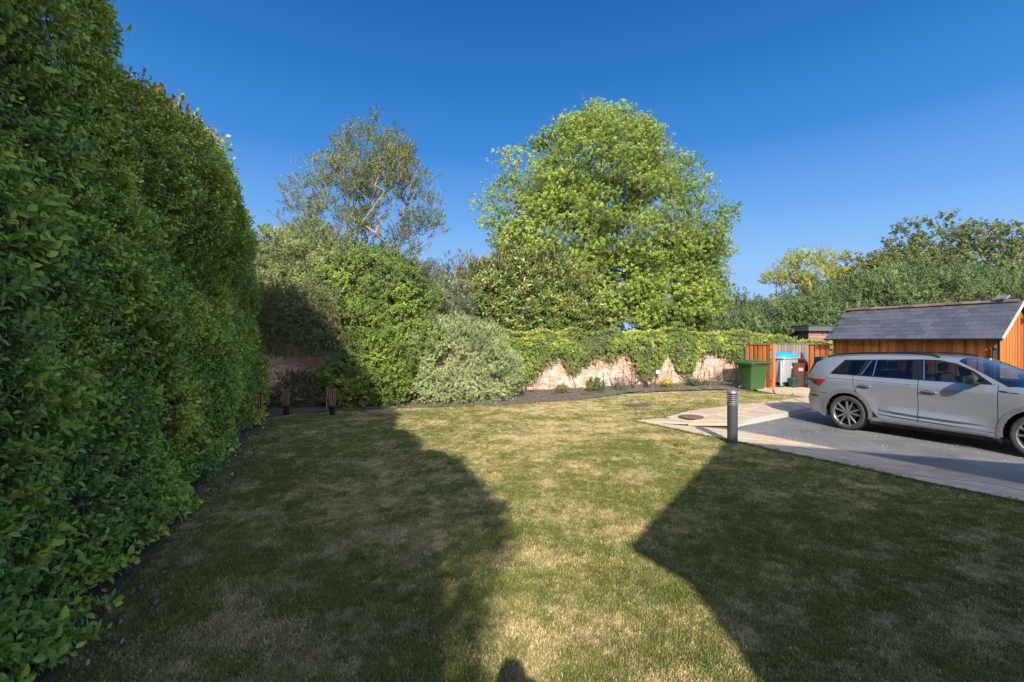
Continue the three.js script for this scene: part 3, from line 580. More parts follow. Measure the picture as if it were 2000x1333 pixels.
  part(t, 'gutter', new THREE.CylinderGeometry(.05, .05, L + .25, 12, 1, true, 0, Math.PI).rotateZ(Math.PI / 2).rotateX(Math.PI), mat(.03, .032, .035, .45, { side: THREE.DoubleSide }), L / 2, eave - .06, out + .02);
  part(t, 'vent_rail', box(1.1, .05, .03), cedar[2], 1.1, 1.72, -.06);
  for (let k = 0; k < 5; k++) part(t, 'bolt_head', new THREE.CylinderGeometry(.02, .02, .02, 8).rotateX(Math.PI / 2), mat(.04, .03, .03, .6), .65 + k * .22, 1.74, -.04);
}
{ // little solar panel with its lamp on the gable
  const t = thing('solar_panel', 'small solar panel clipped to the ridge of the timber shed', 'solar panel', [14.55, 14.12, 3.09], shedTurn - .1);
  part(t, 'frame', rbox(.3, .02, .2, .005), mat(.6, .6, .6, .4, { metalness: .6 }), 0, .09, .02).rotation.x = .55;
  const cell = part(t, 'panel', box(.28, .006, .18), mat(.02, .03, .09, .2), 0, .104, .025); cell.rotation.x = .55;
  for (let k = 0; k < 7; k++) part(cell, 'busbar', box(.006, .003, .18), mat(.5, .5, .55, .4), -.12 + k * .04, .004, 0);
  part(cell, 'busbar', box(.28, .003, .006), mat(.5, .5, .55, .4), 0, .004, 0);
  part(t, 'bracket', box(.04, .1, .04), mat(.05, .05, .05, .5), 0, .04, 0);
  const l = thing('security_light', 'black solar security light under the apex of the shed gable', 'light', [14.93, 13.72, 2.62], shedTurn + Math.PI / 2);
  part(l, 'back_plate', rbox(.12, .16, .03, .01), mat(.03, .03, .03, .5), 0, 0, .03); part(l, 'head', rbox(.2, .1, .08, .02), mat(.035, .035, .035, .45), 0, .06, .1).rotation.x = .5;
  part(l, 'sensor', new THREE.SphereGeometry(.035, 12, 8), mat(.5, .5, .52, .3), 0, -.06, .07);
}
const storeTurn = shedTurn;
{ // fencing of the bin store
  const a = thing('timber_fence', 'orange board fence panel beside the green wheelie bin', 'fence', [9.5, 19.36], storeTurn, 'fence panels of the bin store');
  boarding(a, 0, 1.16, 1.73, cedar, 71, { pitch: .195, w: .125 });
  for (const y of [.35, 1.0, 1.55]) part(a, 'rail', box(1.16, .07, .04), cedar[2], .58, y, -.035);
  part(a, 'post', rbox(.1, 1.74, .1, .006, 1), cedar[1], 1.23, .87, 0); part(a, 'capping', box(1.26, .025, .11), cedar[2], .62, 1.745, .015);
  const b = thing('timber_fence', 'orange board fence panel joined to the left end of the shed', 'fence', [11.46, 18.32], storeTurn, 'fence panels of the bin store');
  boarding(b, 0, .8, 1.73, cedar, 72, { pitch: .2, w: .13 });
  for (const y of [.35, 1.0, 1.55]) part(b, 'rail', box(.8, .07, .04), cedar[2], .4, y, -.035);
  part(b, 'post', rbox(.1, 1.74, .1, .006, 1), cedar[3], .0, .87, -.04); part(b, 'capping', box(.86, .025, .11), cedar[2], .4, 1.745, .015);
  const c = thing('timber_fence', 'weathered grey board fence at the back of the bin store', 'fence', [9.46, 19.52], AX, 'fence panels of the bin store');
  boarding(c, 0, 4.2, 1.73, greyWood, 73, { pitch: .19, w: .13 });
  for (const y of [.35, 1.0, 1.55]) part(c, 'rail', box(4.2, .07, .04), greyWood[1], 2.1, y, -.035);
  part(c, 'capping', box(4.2, .025, .1), greyWood[1], 2.1, 1.745, .01);
}
{ // low outbuilding beyond the wall
  const t = thing('garden_room', 'low brown boarded outbuilding with a flat black roof beyond the wall', 'building', [15.1, 24.2], 6 * R);
  const clad = [timber(9, .27, .14, .09), timber(10, .24, .12, .08), timber(11, .30, .165, .11)];
  clad.forEach((m) => { m.map.rotation = Math.PI / 2; });
  part(t, 'wall_core', box(3.6, 2.52, 2.4), mat(.1, .06, .04, .9), 1.8, 1.26, -1.22);
  for (let k = 0; k < 17; k++) part(t, 'cladding_board', rbox(3.62, .132, .022, .004, 1), clad[k % 3], 1.8, .14 + k * .14, .0);
  part(t, 'corner_trim', box(.09, 2.3, .05), clad[1], -.0, 1.15, .01);
  const rf = part(t, 'roof', box(4.1, .09, 2.9), mat(.03, .032, .036, .7), 1.85, 2.63, -1.2);
  part(rf, 'fascia', box(4.12, .2, .03), mat(.075, .08, .095, .5), 0, -.14, 1.44); part(rf, 'fascia', box(.03, .2, 2.88), mat(.075, .08, .095, .5), -2.06, -.14, 0);
}
// ---------- bins ----------
const wheelM = mat(.02, .02, .021, .7);
function wheelPart(t, x, y, z, r, w, turn = 0) {
  const o = part(t, 'wheel', new THREE.LatheGeometry([[r * .55, -w / 2], [r * .95, -w / 2], [r, -w * .3], [r, w * .3], [r * .95, w / 2], [r * .55, w / 2]].map((p) => new THREE.Vector2(...p)), 24).rotateZ(Math.PI / 2), wheelM, x, y, z); o.rotation.y = turn;
  part(o, 'hub', new THREE.CylinderGeometry(r * .56, r * .56, w * .8, 16).rotateZ(Math.PI / 2), mat(.25, .25, .26, .5)); return o;
}
{
  const green = new THREE.MeshStandardMaterial({ map: dataTex(128, 128, (u, v) => { const n = 1 + .25 * fbm(u * 4, v * 4, 2.2, 3); return [.042 * n, .10 * n, .03 * n]; }), roughness: .5 }), lidM = mat(.045, .10, .034, .45);
  const t = thing('wheelie_bin', 'dark green wheelie bin with its lid shut in front of the fence', 'bin', [9.15, 18.1, .03], AX - .12);
  const body = part(t, 'body', loftRR([[.03, .62, .5, .04], [.1, .64, .52, .05], [.9, .80, .70, .05, .03, -.02], [.95, .86, .76, .05, .03, -.02], [.985, .86, .76, .05, .03, -.02]]), green);
  for (let k = 0; k < 6; k++) { const g = rbox(.04, .78, .03, .01, 1); const o = part(body, 'rib', g, green, -.25 + k * .105, .48, .295); o.rotation.x = .1; o.rotation.z = -(k - 2.5) * .02; }
  part(body, 'rim', loftRR([[.93, .9, .8, .05, .03, -.02], [.985, .9, .8, .05, .03, -.02]]), lidM);
  const lid = part(t, 'lid', loftRR([[.99, .98, .88, .05, .03, .0], [1.03, .99, .89, .06, .03, .0], [1.06, .94, .82, .08, .03, -.02], [1.1, .8, .6, .1, .03, -.1], [1.11, .5, .3, .1, .03, -.1]]), lidM);
  part(lid, 'lid_handle', rbox(.6, .035, .06, .012), lidM, 0, 1.03, .45); part(lid, 'lid_ridge', rbox(.05, .03, .7, .012), lidM, -.3, 1.085, -.05); part(lid, 'lid_ridge', rbox(.05, .03, .7, .012), lidM, .36, 1.085, -.05);
  part(t, 'grab_bar', new THREE.CylinderGeometry(.018, .018, .7, 10).rotateZ(Math.PI / 2), lidM, 0, 1.03, -.47);
  wheelPart(t, -.36, .11, -.24, .11, .06); wheelPart(t, .36, .11, -.24, .11, .06);
  const r = mulberry(4), heap = [];
  for (let k = 0; k < 70; k++) heap.push({ p: V(.12 + (r() - .5) * .55, 1.085 + r() * .03, -.1 - r() * .3), dir: V((r() - .5) * 2, .3, (r() - .5) * 2).normalize(), s: .5 + r() * .4, c: C(.16 + r() * .1, .11 + r() * .07, .05) });
  scatter(t, 'fallen_leaves', [sprig(3, { n: 4, len: .08, L: .05, W: .025, spread: 80 })], midLeaf, heap);
}
{
  const galv = new THREE.MeshStandardMaterial({ map: dataTex(128, 128, (u, v) => { const n = 1 + .25 * fbm(u * 6, v * 6, 1.2, 4); return [.42 * n, .44 * n, .47 * n]; }), roughness: .55, metalness: .35 });
  const t = thing('waste_container', 'large grey galvanised waste container with a bright blue lid', 'bin', [10.72, 19.0, .07], AX + .08);
  const b = part(t, 'body', loftRR([[.2, .72, .6, .06], [.45, .86, .72, .06], [.82, .98, .84, .06], [1.08, 1.0, .86, .05], [1.1, 1.06, .92, .05], [1.13, 1.06, .92, .05]]), galv);
  for (const y of [.88, .95, 1.02]) part(b, 'pressing', rbox(.9, .03, .02, .008, 1), galv, 0, y, .425);
  part(b, 'side_frame', rbox(.09, .9, .06, .02), galv, -.5, .6, .32); part(b, 'side_frame', rbox(.09, .9, .06, .02), galv, .5, .6, .32);
  part(b, 'sticker', box(.11, .09, .006), mat(.8, .8, .78, .5), .05, .78, .435).rotation.x = -.04;
  part(t, 'rim', loftRR([[1.13, 1.12, .98, .06], [1.17, 1.12, .98, .06], [1.19, 1.06, .92, .06]]), mat(.42, .43, .45, .5));
  const lid = part(t, 'lid', loftRR([[1.185, 1.04, .92, .1], [1.26, 1.0, .86, .14], [1.33, .86, .66, .16, 0, -.03], [1.36, .6, .4, .14, 0, -.03]]), mat(.02, .36, .62, .4));
  part(lid, 'lid_lip', rbox(.9, .025, .08, .01), mat(.03, .42, .68, .4), 0, 1.2, .48);
  part(t, 'trunnion', new THREE.CylinderGeometry(.045, .045, 1.26, 14).rotateZ(Math.PI / 2), mat(.08, .08, .085, .5), 0, 1.06, .12);
  for (const [x, z] of [[-.34, .25], [.34, .25], [-.34, -.25], [.34, -.25]]) { const w = wheelPart(t, x, .1, z, .1, .05, .5); part(t, 'caster_fork', box(.07, .12, .05), galv, x, .18, z); }
}
{
  const t = thing('wheelie_bin', 'brown wheelie bin with a red lid tipped up beside the fence', 'bin', [11.22, 18.85, .07], AX - .3);
  const brown = mat(.085, .038, .024, .55);
  part(t, 'body', loftRR([[.03, .42, .42, .05], [.1, .45, .46, .05], [.9, .56, .6, .05], [.96, .58, .64, .05]]), brown);
  const lid = part(t, 'lid', loftRR([[0, .6, .66, .05], [.05, .58, .62, .06], [.07, .45, .5, .08]]), mat(.36, .025, .02, .45), 0, .99, 0); lid.rotation.set(0, 0, -1.05); lid.position.set(.26, .86, 0);
  part(t, 'label', box(.2, .13, .004), mat(.35, .25, .2, .6), 0, .7, .295).rotation.x = -.08;
  wheelPart(t, -.25, .1, -.2, .1, .05); wheelPart(t, .25, .1, -.2, .1, .05);
  const c = thing('food_caddy', 'small dark green food caddy on the paving beside the brown bin', 'caddy', [10.98, 18.6, .075], AX);
  part(c, 'body', loftRR([[0, .24, .22, .03], [.3, .29, .27, .03], [.33, .3, .28, .03]]), mat(.012, .06, .035, .5)); part(c, 'lid', loftRR([[.33, .31, .29, .03], [.36, .3, .28, .04], [.375, .2, .18, .05]]), mat(.015, .075, .045, .5));
  part(c, 'handle', new THREE.TorusGeometry(.14, .008, 6, 20, Math.PI).rotateX(.5), mat(.015, .07, .04, .5), 0, .34, .05);
}
// ---------- lights, stakes ----------
{
  const t = thing('bollard_light', 'dark grey bollard light with louvred head at the lawn corner', 'bollard', [4.02, 8.68, 0]);
  const dark = mat(.06, .068, .08, .5, { metalness: .2 }), alu = mat(.36, .36, .37, .36, { metalness: .7 }), mid = mat(.16, .17, .18, .45, { metalness: .4 });
  const lathe = (pts, n = 36) => new THREE.LatheGeometry(pts.map((p) => new THREE.Vector2(...p)), n);
  part(t, 'post', lathe([[0, 0], [.089, 0], [.089, .70], [.086, .706], [0, .706]]), dark);
  part(t, 'collar', lathe([[.085, .706], [.092, .709], [.092, .76], [.085, .765]]), mid);
  part(t, 'lens', new THREE.CylinderGeometry(.055, .055, .2, 24), mat(.02, .02, .022, .4), 0, .855, 0);
  for (let k = 0; k < 4; k++) part(t, 'louvre', lathe([[.05, .016], [.1, .0], [.103, .0], [.103, .013], [.1, .015], [.05, .03]]), alu, 0, .775 + k * .036, 0);
  const dome = []; for (let k = 0; k <= 9; k++) { const a = k / 9 * Math.PI / 2; dome.push([.094 * Math.cos(a) + .0001, .935 + .065 * Math.sin(a)]); }
  part(t, 'dome_cap', lathe([[.05, .915], [.094, .915], ...dome]), alu);
  part(t, 'base_collar', lathe([[.0885, .001], [.1, .001], [.1, .018], [.0885, .022]]), mat(.3, .27, .23, .9));
}
{
  const black = mat(.012, .012, .013, .5), copper = mat(.50, .26, .15, .45, { metalness: .35 });
  const spots = [[-5.68, 10.72, 'nearest the tall hedge', .3], [-5.72, 12.05, 'in the middle of the dark corner', .0], [-4.55, 12.05, 'nearest the bright green shrub', -.15]];
  for (const [X, D, where, a] of spots) {
    const t = thing('garden_light', `black garden light with copper fins, ${where}`, 'garden light', [X, D, .005], a, 'copper finned garden lights in the dark corner');
    part(t, 'base', rbox(.105, .24, .105, .006), black, 0, .12, 0); part(t, 'core', box(.07, .45, .07), mat(.03, .02, .018, .6), 0, .46, 0);
    for (const [x, z] of [[-.05, .05], [.05, .05], [-.05, -.05], [.05, -.05], [0, .055], [0, -.055]]) part(t, 'fin', box(.016, .45, .016), copper, x, .465, z);
    part(t, 'cap', rbox(.125, .02, .125, .005), black, 0, .7, 0);
  }
  const st = thing('garden_stake', 'thin pale stake between the copper garden lights', 'stake', [-4.95, 12.7, .01]);
  part(st, 'shaft', tube(V(0, 0, 0), V(.02, .62, 0), .011, .01), mat(.35, .33, .3, .7)); part(st, 'cap', new THREE.SphereGeometry(.016, 8, 6), mat(.3, .28, .25, .7), .02, .62, 0);
}
for (const [X, D, ch, h] of [[3.35, 17.4, '2', .82], [5.51, 18.2, '3', .72], [8.1, 19.5, '4', .72]]) {
  const cv = document.createElement('canvas'); cv.width = 64; cv.height = 64; const c2 = cv.getContext('2d'); c2.fillStyle = '#efeeea'; c2.fillRect(0, 0, 64, 64); c2.fillStyle = '#26262a'; c2.font = 'bold 46px sans-serif'; c2.textAlign = 'center'; c2.fillText(ch, 32, 48);
  const tex = new THREE.CanvasTexture(cv); tex.colorSpace = THREE.SRGBColorSpace;
  const t = thing('number_stake', `dark stake with a white plate numbered ${ch} in the flower bed`, 'stake', [X, D, .05], 0, 'numbered stakes in the flower bed'); t.userData.label = { 2: 'dark stake with a white plate numbered 2, left of the lavender', 3: 'dark stake with a white plate numbered 3, left of the yellow flowers', 4: 'dark stake with a white plate numbered 4, nearest the green bin' }[ch];
  part(t, 'stake', tube(V(0, 0, 0), V(-.02, h, 0), .014, .014, 6), mat(.055, .04, .03, .8));
  part(t, 'plate', rbox(.135, .125, .008, .003), mat(.8, .8, .77, .5), .065, h - .07, .012);
  part(t, 'numeral', new THREE.PlaneGeometry(.125, .115), new THREE.MeshStandardMaterial({ map: tex, roughness: .5 }), .065, h - .07, .0185);
}

// ---------- parked car ----------
{
  // local x forward from the rear axle, y up, z towards the near side
  const near = [7.08, 10.08], cx = near[0] + .93 * bD[0], cd = near[1] + .93 * bD[1];
  const car = thing('parked_car', 'silver grey estate SUV parked on the asphalt in front of the shed', 'car', [cx, cd, 0], shedTurn);
  const paint = new THREE.MeshPhysicalMaterial({ color: C(.265, .283, .31), roughness: .3, metalness: .3, clearcoat: 1, clearcoatRoughness: .04, side: THREE.DoubleSide });
  const archM = new THREE.MeshPhysicalMaterial({ color: C(.15, .155, .165), roughness: .5, clearcoat: .5, clearcoatRoughness: .15, side: THREE.DoubleSide });
  const black = mat(.012, .012, .013, .3, { side: THREE.DoubleSide }), dull = mat(.018, .018, .019, .8, { side: THREE.DoubleSide }), chrome = mat(.7, .7, .72, .15, { metalness: .95, side: THREE.DoubleSide });
  const glass = new THREE.MeshPhysicalMaterial({ color: C(.50, .60, .62), transmission: 1, thickness: 0, roughness: .0, ior: 1.52, side: THREE.DoubleSide });
  const privacy = new THREE.MeshPhysicalMaterial({ color: C(.22, .27, .30), transmission: 1, thickness: 0, roughness: .0, ior: 1.52, side: THREE.DoubleSide });
  const red = new THREE.MeshPhysicalMaterial({ color: C(.30, .008, .01), roughness: .15, clearcoat: 1, side: THREE.DoubleSide });
  const darkRed = new THREE.MeshPhysicalMaterial({ color: C(.085, .008, .008), roughness: .2, clearcoat: 1, side: THREE.DoubleSide });
  const WB = 2.87, HUB = .36;
  const secT = [[.18, .84], [.24, .885], [.29, .925], [.335, .935], [.345, .925], [.42, .920], [.5, .915], [.6, .914], [.72, .918], [.86, .933], [.98, .936], [1.045, .930], [1.065, .918], [1.10, .912], [1.16, .895], [1.19, .885], [1.5, .745], [1.62, .66]];
  const sec = (y) => { let k = 0; while (k < secT.length - 2 && y > secT[k + 1][0]) k++; const [a, b] = secT[k], [c, d] = secT[k + 1]; return lerp(b, d, (y - a) / (c - a)); };
  const plan = (s) => (s < -.2 ? 1 - .17 * Math.pow(clamp((-.2 - s) / .73, 0, 1.2), 2.3) : s > 2.5 ? 1 - .24 * Math.pow((s - 2.5) / 1.25, 2.2) : 1);
  const swell = (s, y) => Math.max(...[0, WB].map((c) => { const d = Math.hypot(s - c, y - HUB); return y > .2 ? .02 * smoothstep(.72, .46, d) * 0 + .02 * (1 - smoothstep(d, .46, .66)) : 0; }));
  const hw = (s, y) => { // lower flutes fade out towards the arches
    const mid = smoothstep(s, .35, .75) * (1 - smoothstep(s, 2.15, 2.4)), plain = y < .7 ? lerp(.9, .92, clamp((y - .2) / .5, 0, 1)) : sec(y);
    return (lerp(plain, (sec(y - .01) + sec(y) + sec(y + .01)) / 3, y < .7 ? mid : 1)) * plan(s) + swell(s, y);
  };
  const sides = [1, -1];
  function panel(parent, name, m, pts, { off = 0, edge = .06, holes = [], both = true, label, thick = 0 } = {}) {
    const made = [];
    for (const sg of both ? sides : [1]) {
      const sh = new THREE.Shape(pts.map((p) => new THREE.Vector2(...p)));
      for (const h of holes) sh.holes.push(new THREE.Path(h.map((p) => new THREE.Vector2(...p))));
      let g = new THREE.ShapeGeometry(sh); g = new TessellateModifier(edge, 7).modify(g);
      const p = g.attributes.position, nn = [];
      for (let i = 0; i < p.count; i++) {
        const s = p.getX(i), y = p.getY(i), e = .008, z = hw(s, y), n = V(-(hw(s + e, y) - hw(s - e, y)) / (2 * e), -(hw(s, y + e) - hw(s, y - e)) / (2 * e), 1).normalize();
        p.setXYZ(i, s + n.x * off, y + n.y * off, sg * (z + n.z * off)); nn.push(n.x, n.y, sg * n.z);
      }
      g.setAttribute('normal', new THREE.Float32BufferAttribute(nn, 3)); g.deleteAttribute('uv');
      if (sg < 0) { const ix = []; for (let i = 0; i < p.count; i += 3) ix.push(i, i + 2, i + 1); g.setIndex(ix); }
      made.push(part(parent, name, g, m, 0, 0, 0, label));
    }
    return made;
  }
  const arc = (c, r, a0, a1, n = 14) => Array.from({ length: n + 1 }, (_, i) => { const a = lerp(a0, a1, i / n) * R; return [c + r * Math.cos(a), HUB + r * Math.sin(a)]; });
  const AR = .455;
  // side panels
  const bandTop = [[-.13, 1.475], [.4, 1.497], [1.2, 1.53], [1.52, 1.53], [1.78, 1.475], [2.03, 1.36], [2.3, 1.165]];
  const roofEdge = [[-.84, 1.30], [-.76, 1.425], [-.5, 1.505], [0, 1.56], [.5, 1.588], [1.0, 1.59], [1.4, 1.575], [1.8, 1.515], [2.15, 1.325], [2.5, 1.125]];
  panel(car, 'quarter_panel', paint, [[-.86, .745], [-.93, .95], [-.915, 1.12], ...roofEdge, [2.386, 1.125], [2.386, 1.146], [2.3, 1.152], ...bandTop.slice().reverse(), [-.36, 1.178], [0, 1.17], [.12, 1.168], [.117, 1.0], [.17, .86], ...arc(0, AR, 70, 122), [-.47, .745]]);
  panel(car, 'rear_door', paint, [[.128, 1.167], [1.262, 1.152], [1.262, .345], [.60, .345], ...arc(0, AR + .045, 14, 62, 8), [.178, .86], [.125, 1.0]], { edge: .03 }).forEach((o) => handle(o, .335, .955));
  panel(car, 'front_door', paint, [[1.272, 1.152], [2.378, 1.145], [2.378, .345], [1.272, .345]], { edge: .03 }).forEach((o) => handle(o, 1.43, .938));
  panel(car, 'front_wing', paint, [[2.388, 1.124], [2.5, 1.122], [3.0, 1.04], [3.4, .96], [3.62, .86], [3.66, .735], [3.28, .735], ...arc(WB, AR, 42, 176), [2.388, .33]]);
  panel(car, 'rear_bumper', paint, [[-.865, .737], [-.475, .737], ...arc(0, AR, 124, 195, 8), [-.47, .235], [-.80, .36], [-.90, .47], [-.925, .6]]);
  panel(car, 'front_bumper', paint, [[3.285, .727], [3.66, .727], [3.70, .5], [3.62, .3], [3.3, .22], ...arc(WB, AR, -14, 40, 8)]);
  panel(car, 'sill', paint, [[.46, .338], [2.41, .338], [2.41, .262], [.46, .262]], { edge: .03 });
  panel(car, 'sill_cladding', dull, [[.44, .258], [2.43, .258], [2.43, .19], [.44, .19]]);
  for (const c of [0, WB]) panel(car, 'wheel_arch_trim', archM, [...arc(c, AR + .05, -8, 188, 22), ...arc(c, AR - .03, 190, -10, 22)], { off: .009, edge: .05 });
  // dark skin behind the shut lines
  panel(car, 'inner_skin', dull, [[-.85, .4], [-.9, .95], [-.9, 1.1], [-.3, 1.15], [2.36, 1.13], [3.0, 1.02], [3.6, .82], [3.6, .35], [3.38, .35], ...arc(WB, AR + .01, 0, 180), [2.4, .3], [.47, .3], ...arc(0, AR + .01, 0, 180), [-.5, .35]], { off: -.014, edge: .12 });
  // glazing
  const q1 = [[-.305, 1.192], [-.1, 1.457], [.29, 1.474], [.195, 1.18]], q2 = [[.285, 1.178], [.415, 1.478], [.48, 1.482], [.48, 1.176]], w2 = [[.505, 1.175], [.505, 1.484], [1.14, 1.511], [1.155, 1.163]];
  const w1 = [[1.365, 1.164], [1.295, 1.513], [1.5, 1.513], [1.63, 1.49], [1.75, 1.457], [1.88, 1.404], [2.0, 1.342], [2.13, 1.262], [2.24, 1.176], [2.24, 1.158]];
  panel(car, 'window_surround', black, [[-.36, 1.176], ...bandTop, [2.3, 1.152], [1.2, 1.156], [0, 1.171]], { holes: [q1, q2, w2, w1], off: -.004 });
  panel(car, 'side_window', privacy, q1, { off: -.008 }); panel(car, 'side_window', privacy, q2, { off: -.008 }); panel(car, 'side_window', privacy, w2, { off: -.008 }); panel(car, 'side_window', glass, w1, { off: -.008 });
  for (const [a, b] of [[[.268, 1.18], [.40, 1.48]], [[.488, 1.176], [.488, 1.484]], [[1.352, 1.164], [1.282, 1.512]]]) panel(car, 'bright_strip', chrome, [[a[0] - .008, a[1]], [b[0] - .008, b[1]], [b[0] + .008, b[1]], [a[0] + .008, a[1]]], { off: .003 });
  panel(car, 'waist_strip', black, [[-.36, 1.180], [-.36, 1.166], [0, 1.160], [1.2, 1.146], [2.3, 1.142], [2.3, 1.154], [1.2, 1.158], [0, 1.173]], { off: .004 });
  // swages along the foot of the doors
  function swage(parent, sg, s0, s1, prof, fadeFront, even) {
    const pos = [], idx = [], n = 26, m = prof.length;
    for (let i = 0; i <= n; i++) { const t = i / n, s = lerp(s0, s1, t), k = even ? 1 : fadeFront ? 1 - smoothstep(t, .45, 1) * .9 : lerp(.35, 1, smoothstep(t, 0, .5)); for (const [y, o] of prof) pos.push(s, y - (even ? .017 * (s + .4) : .03 * (fadeFront ? t : t - 1)), sg * (hw(s, y) + .002 + o * k)); }
    for (let i = 0; i < n; i++) for (let j = 0; j < m - 1; j++) { const a = i * m + j; idx.push(a, a + m, a + 1, a + 1, a + m, a + m + 1); }
    const g = new THREE.BufferGeometry(); g.setAttribute('position', new THREE.Float32BufferAttribute(pos, 3)); g.setIndex(idx);
    return part(parent, 'swage', toCreasedNormals(g, .35), paint);
  }
  for (const d of car.children.filter((o) => o.name === 'rear_door' || o.name === 'front_door')) {
    const sg = Math.sign(d.geometry.attributes.position.getZ(0)), fr = d.name === 'front_door', [s0, s1] = fr ? [1.275, 2.36] : [.62, 1.259];
    swage(d, sg, s0, s1, [[.60, -.004], [.56, .004], [.52, .016], [.485, .032], [.478, .032], [.462, .012], [.45, -.004]], fr);
    swage(d, sg, s0, s1, [[.435, -.004], [.425, .006], [.40, .020], [.395, .020], [.382, .004], [.375, -.004]], fr);
  }
  for (const d of car.children.filter((o) => ['rear_door', 'front_door', 'quarter_panel', 'front_wing'].includes(o.name))) { // crease under the windows
    const sg = Math.sign(d.geometry.attributes.position.getZ(0)), [s0, s1] = { rear_door: [.132, 1.259], front_door: [1.275, 2.375], quarter_panel: [-.42, .116], front_wing: [2.392, 3.0] }[d.name];
    swage(d, sg, s0, s1, [[1.125, -.003], [1.09, .011], [1.083, .013], [1.066, .0005], [1.045, -.004]], false, true);
  }
  // lamps and small side details
  panel(car, 'tail_lamp', red, [[-.74, 1.035], [-.43, 1.035], [-.575, .885]], { off: .007 }); panel(car, 'tail_lamp', darkRed, [[-.925, 1.0], [-.92, 1.04], [-.75, 1.037], [-.59, .885], [-.72, .93]], { off: .005 });
  panel(car, 'reflector', darkRed, [[-.87, .69], [-.70, .685], [-.60, .64], [-.86, .645]], { off: .006 });
  panel(car, 'fuel_flap', paint, [[-.30, .95], [-.06, .945], [-.06, 1.045], [-.30, 1.05]], { off: .003, both: false });
  panel(car, 'wing_badge', black, [[2.40, 1.058], [2.66, 1.03], [2.60, 1.022], [2.40, 1.035]], { off: .004 }); panel(car, 'badge_plate', chrome, [[2.50, 1.047], [2.59, 1.038], [2.585, 1.027], [2.50, 1.033]], { off: .007 });
  panel(car, 'rear_blade', black, [[-.93, 1.12], [-.905, 1.12], [-.75, 1.40], [-.60, 1.468], [-.82, 1.47], [-.86, 1.42], [-.84, 1.36]], { off: .004 });
  panel(car, 'headlamp', new THREE.MeshPhysicalMaterial({ color: C(.3, .32, .35), roughness: .1, clearcoat: 1 }), [[3.32, .90], [3.60, .84], [3.655, .75], [3.40, .78]], { off: .006 });
  function handle(door, s, y) {
    const sg = Math.sign(door.geometry.attributes.position.getZ(0)), z = hw(s, y);
    const cup = part(door, 'handle_cup', new THREE.SphereGeometry(1, 18, 10).scale(.085, .03, .012), dull, s - .03, y, sg * z);
    const h = part(door, 'handle', rbox(.21, .028, .022, .01, 3), chrome, s + .02, y + .006, sg * (z + .03)); h.rotation.z = -.05; 
    part(door, 'handle_mount', rbox(.04, .028, .04, .01), paint, s + .115, y, sg * (z + .012));
  }
  // body across the car: edge and centre stations, each part its own skin
  const st = [['rear_bumper', [[-.80, .36], [-.86, .36]], [[-.90, .47], [-1.0, .47]], [[-.925, .6], [-1.03, .62]], [[-.86, .745], [-.98, .745]]],
    ['tailgate', [[-.86, .745], [-.98, .745]], [[-.93, .95], [-1.02, .95]], [[-.915, 1.12], [-.985, 1.12]]],
    ['rear_window', [[-.915, 1.12], [-.985, 1.12]], [[-.84, 1.30], [-.86, 1.31]], [[-.76, 1.425], [-.76, 1.46]]],
    ['roof', [[-.76, 1.425], [-.90, 1.52]], [[-.66, 1.46], [-.7, 1.545]], [[-.5, 1.505], [-.5, 1.575]], [[0, 1.56], [0, 1.595]], [[.5, 1.588], [.5, 1.61]], [[1.0, 1.59], [1.0, 1.615]], [[1.4, 1.575], [1.4, 1.6]], [[1.8, 1.515], [1.72, 1.58]]],
    ['windscreen', [[1.8, 1.515], [1.72, 1.58]], [[2.0, 1.41], [1.96, 1.49]], [[2.15, 1.325], [2.15, 1.395]], [[2.32, 1.23], [2.42, 1.26]], [[2.5, 1.125], [2.72, 1.12]]],
    ['bonnet', [[2.5, 1.122], [2.72, 1.118]], [[3.0, 1.04], [3.1, 1.08]], [[3.4, .96], [3.5, .99]], [[3.62, .86], [3.78, .88]]],
    ['front_bumper', [[3.62, .86], [3.78, .88]], [[3.66, .73], [3.88, .73]], [[3.70, .5], [3.92, .5]], [[3.62, .3], [3.82, .28]]]];
  for (const [name, ...rows] of st) {
    const pos = [], idx = [], nv = 16, fine = [];
    for (let i = 0; i < rows.length; i++) { fine.push(rows[i]); }
    for (const [e, c] of fine) for (let j = 0; j <= nv; j++) { const v = j / nv * 2 - 1, k = 1 - Math.pow(Math.abs(v), 2.4), w = hw(e[0], e[1]); pos.push(lerp(e[0], c[0], k), lerp(e[1], c[1], k), w * v); }
    for (let i = 0; i < fine.length - 1; i++) for (let j = 0; j < nv; j++) { const a = i * (nv + 1) + j; idx.push(a, a + 1, a + nv + 1, a + 1, a + nv + 2, a + nv + 1); }
    const g = new THREE.BufferGeometry(); g.setAttribute('position', new THREE.Float32BufferAttribute(pos, 3)); g.setIndex(idx); g.computeVertexNormals();
    const o = part(car, name, g, { windscreen: glass, rear_window: privacy }[name] ?? paint);
    if (name === 'front_bumper') part(o, 'grille', rbox(.05, .2, 1.1, .02), black, 3.88, .68, 0);
    if (name === 'bonnet') part(o, 'scuttle', box(.12, .02, 1.5), dull, 2.56, 1.115, 0);
  }
  part(car, 'spoiler', loftRR([[1.43, .14, 1.12, .05], [1.49, .22, 1.2, .06], [1.515, .12, 1.1, .05]]), black, -.84, 0, 0);
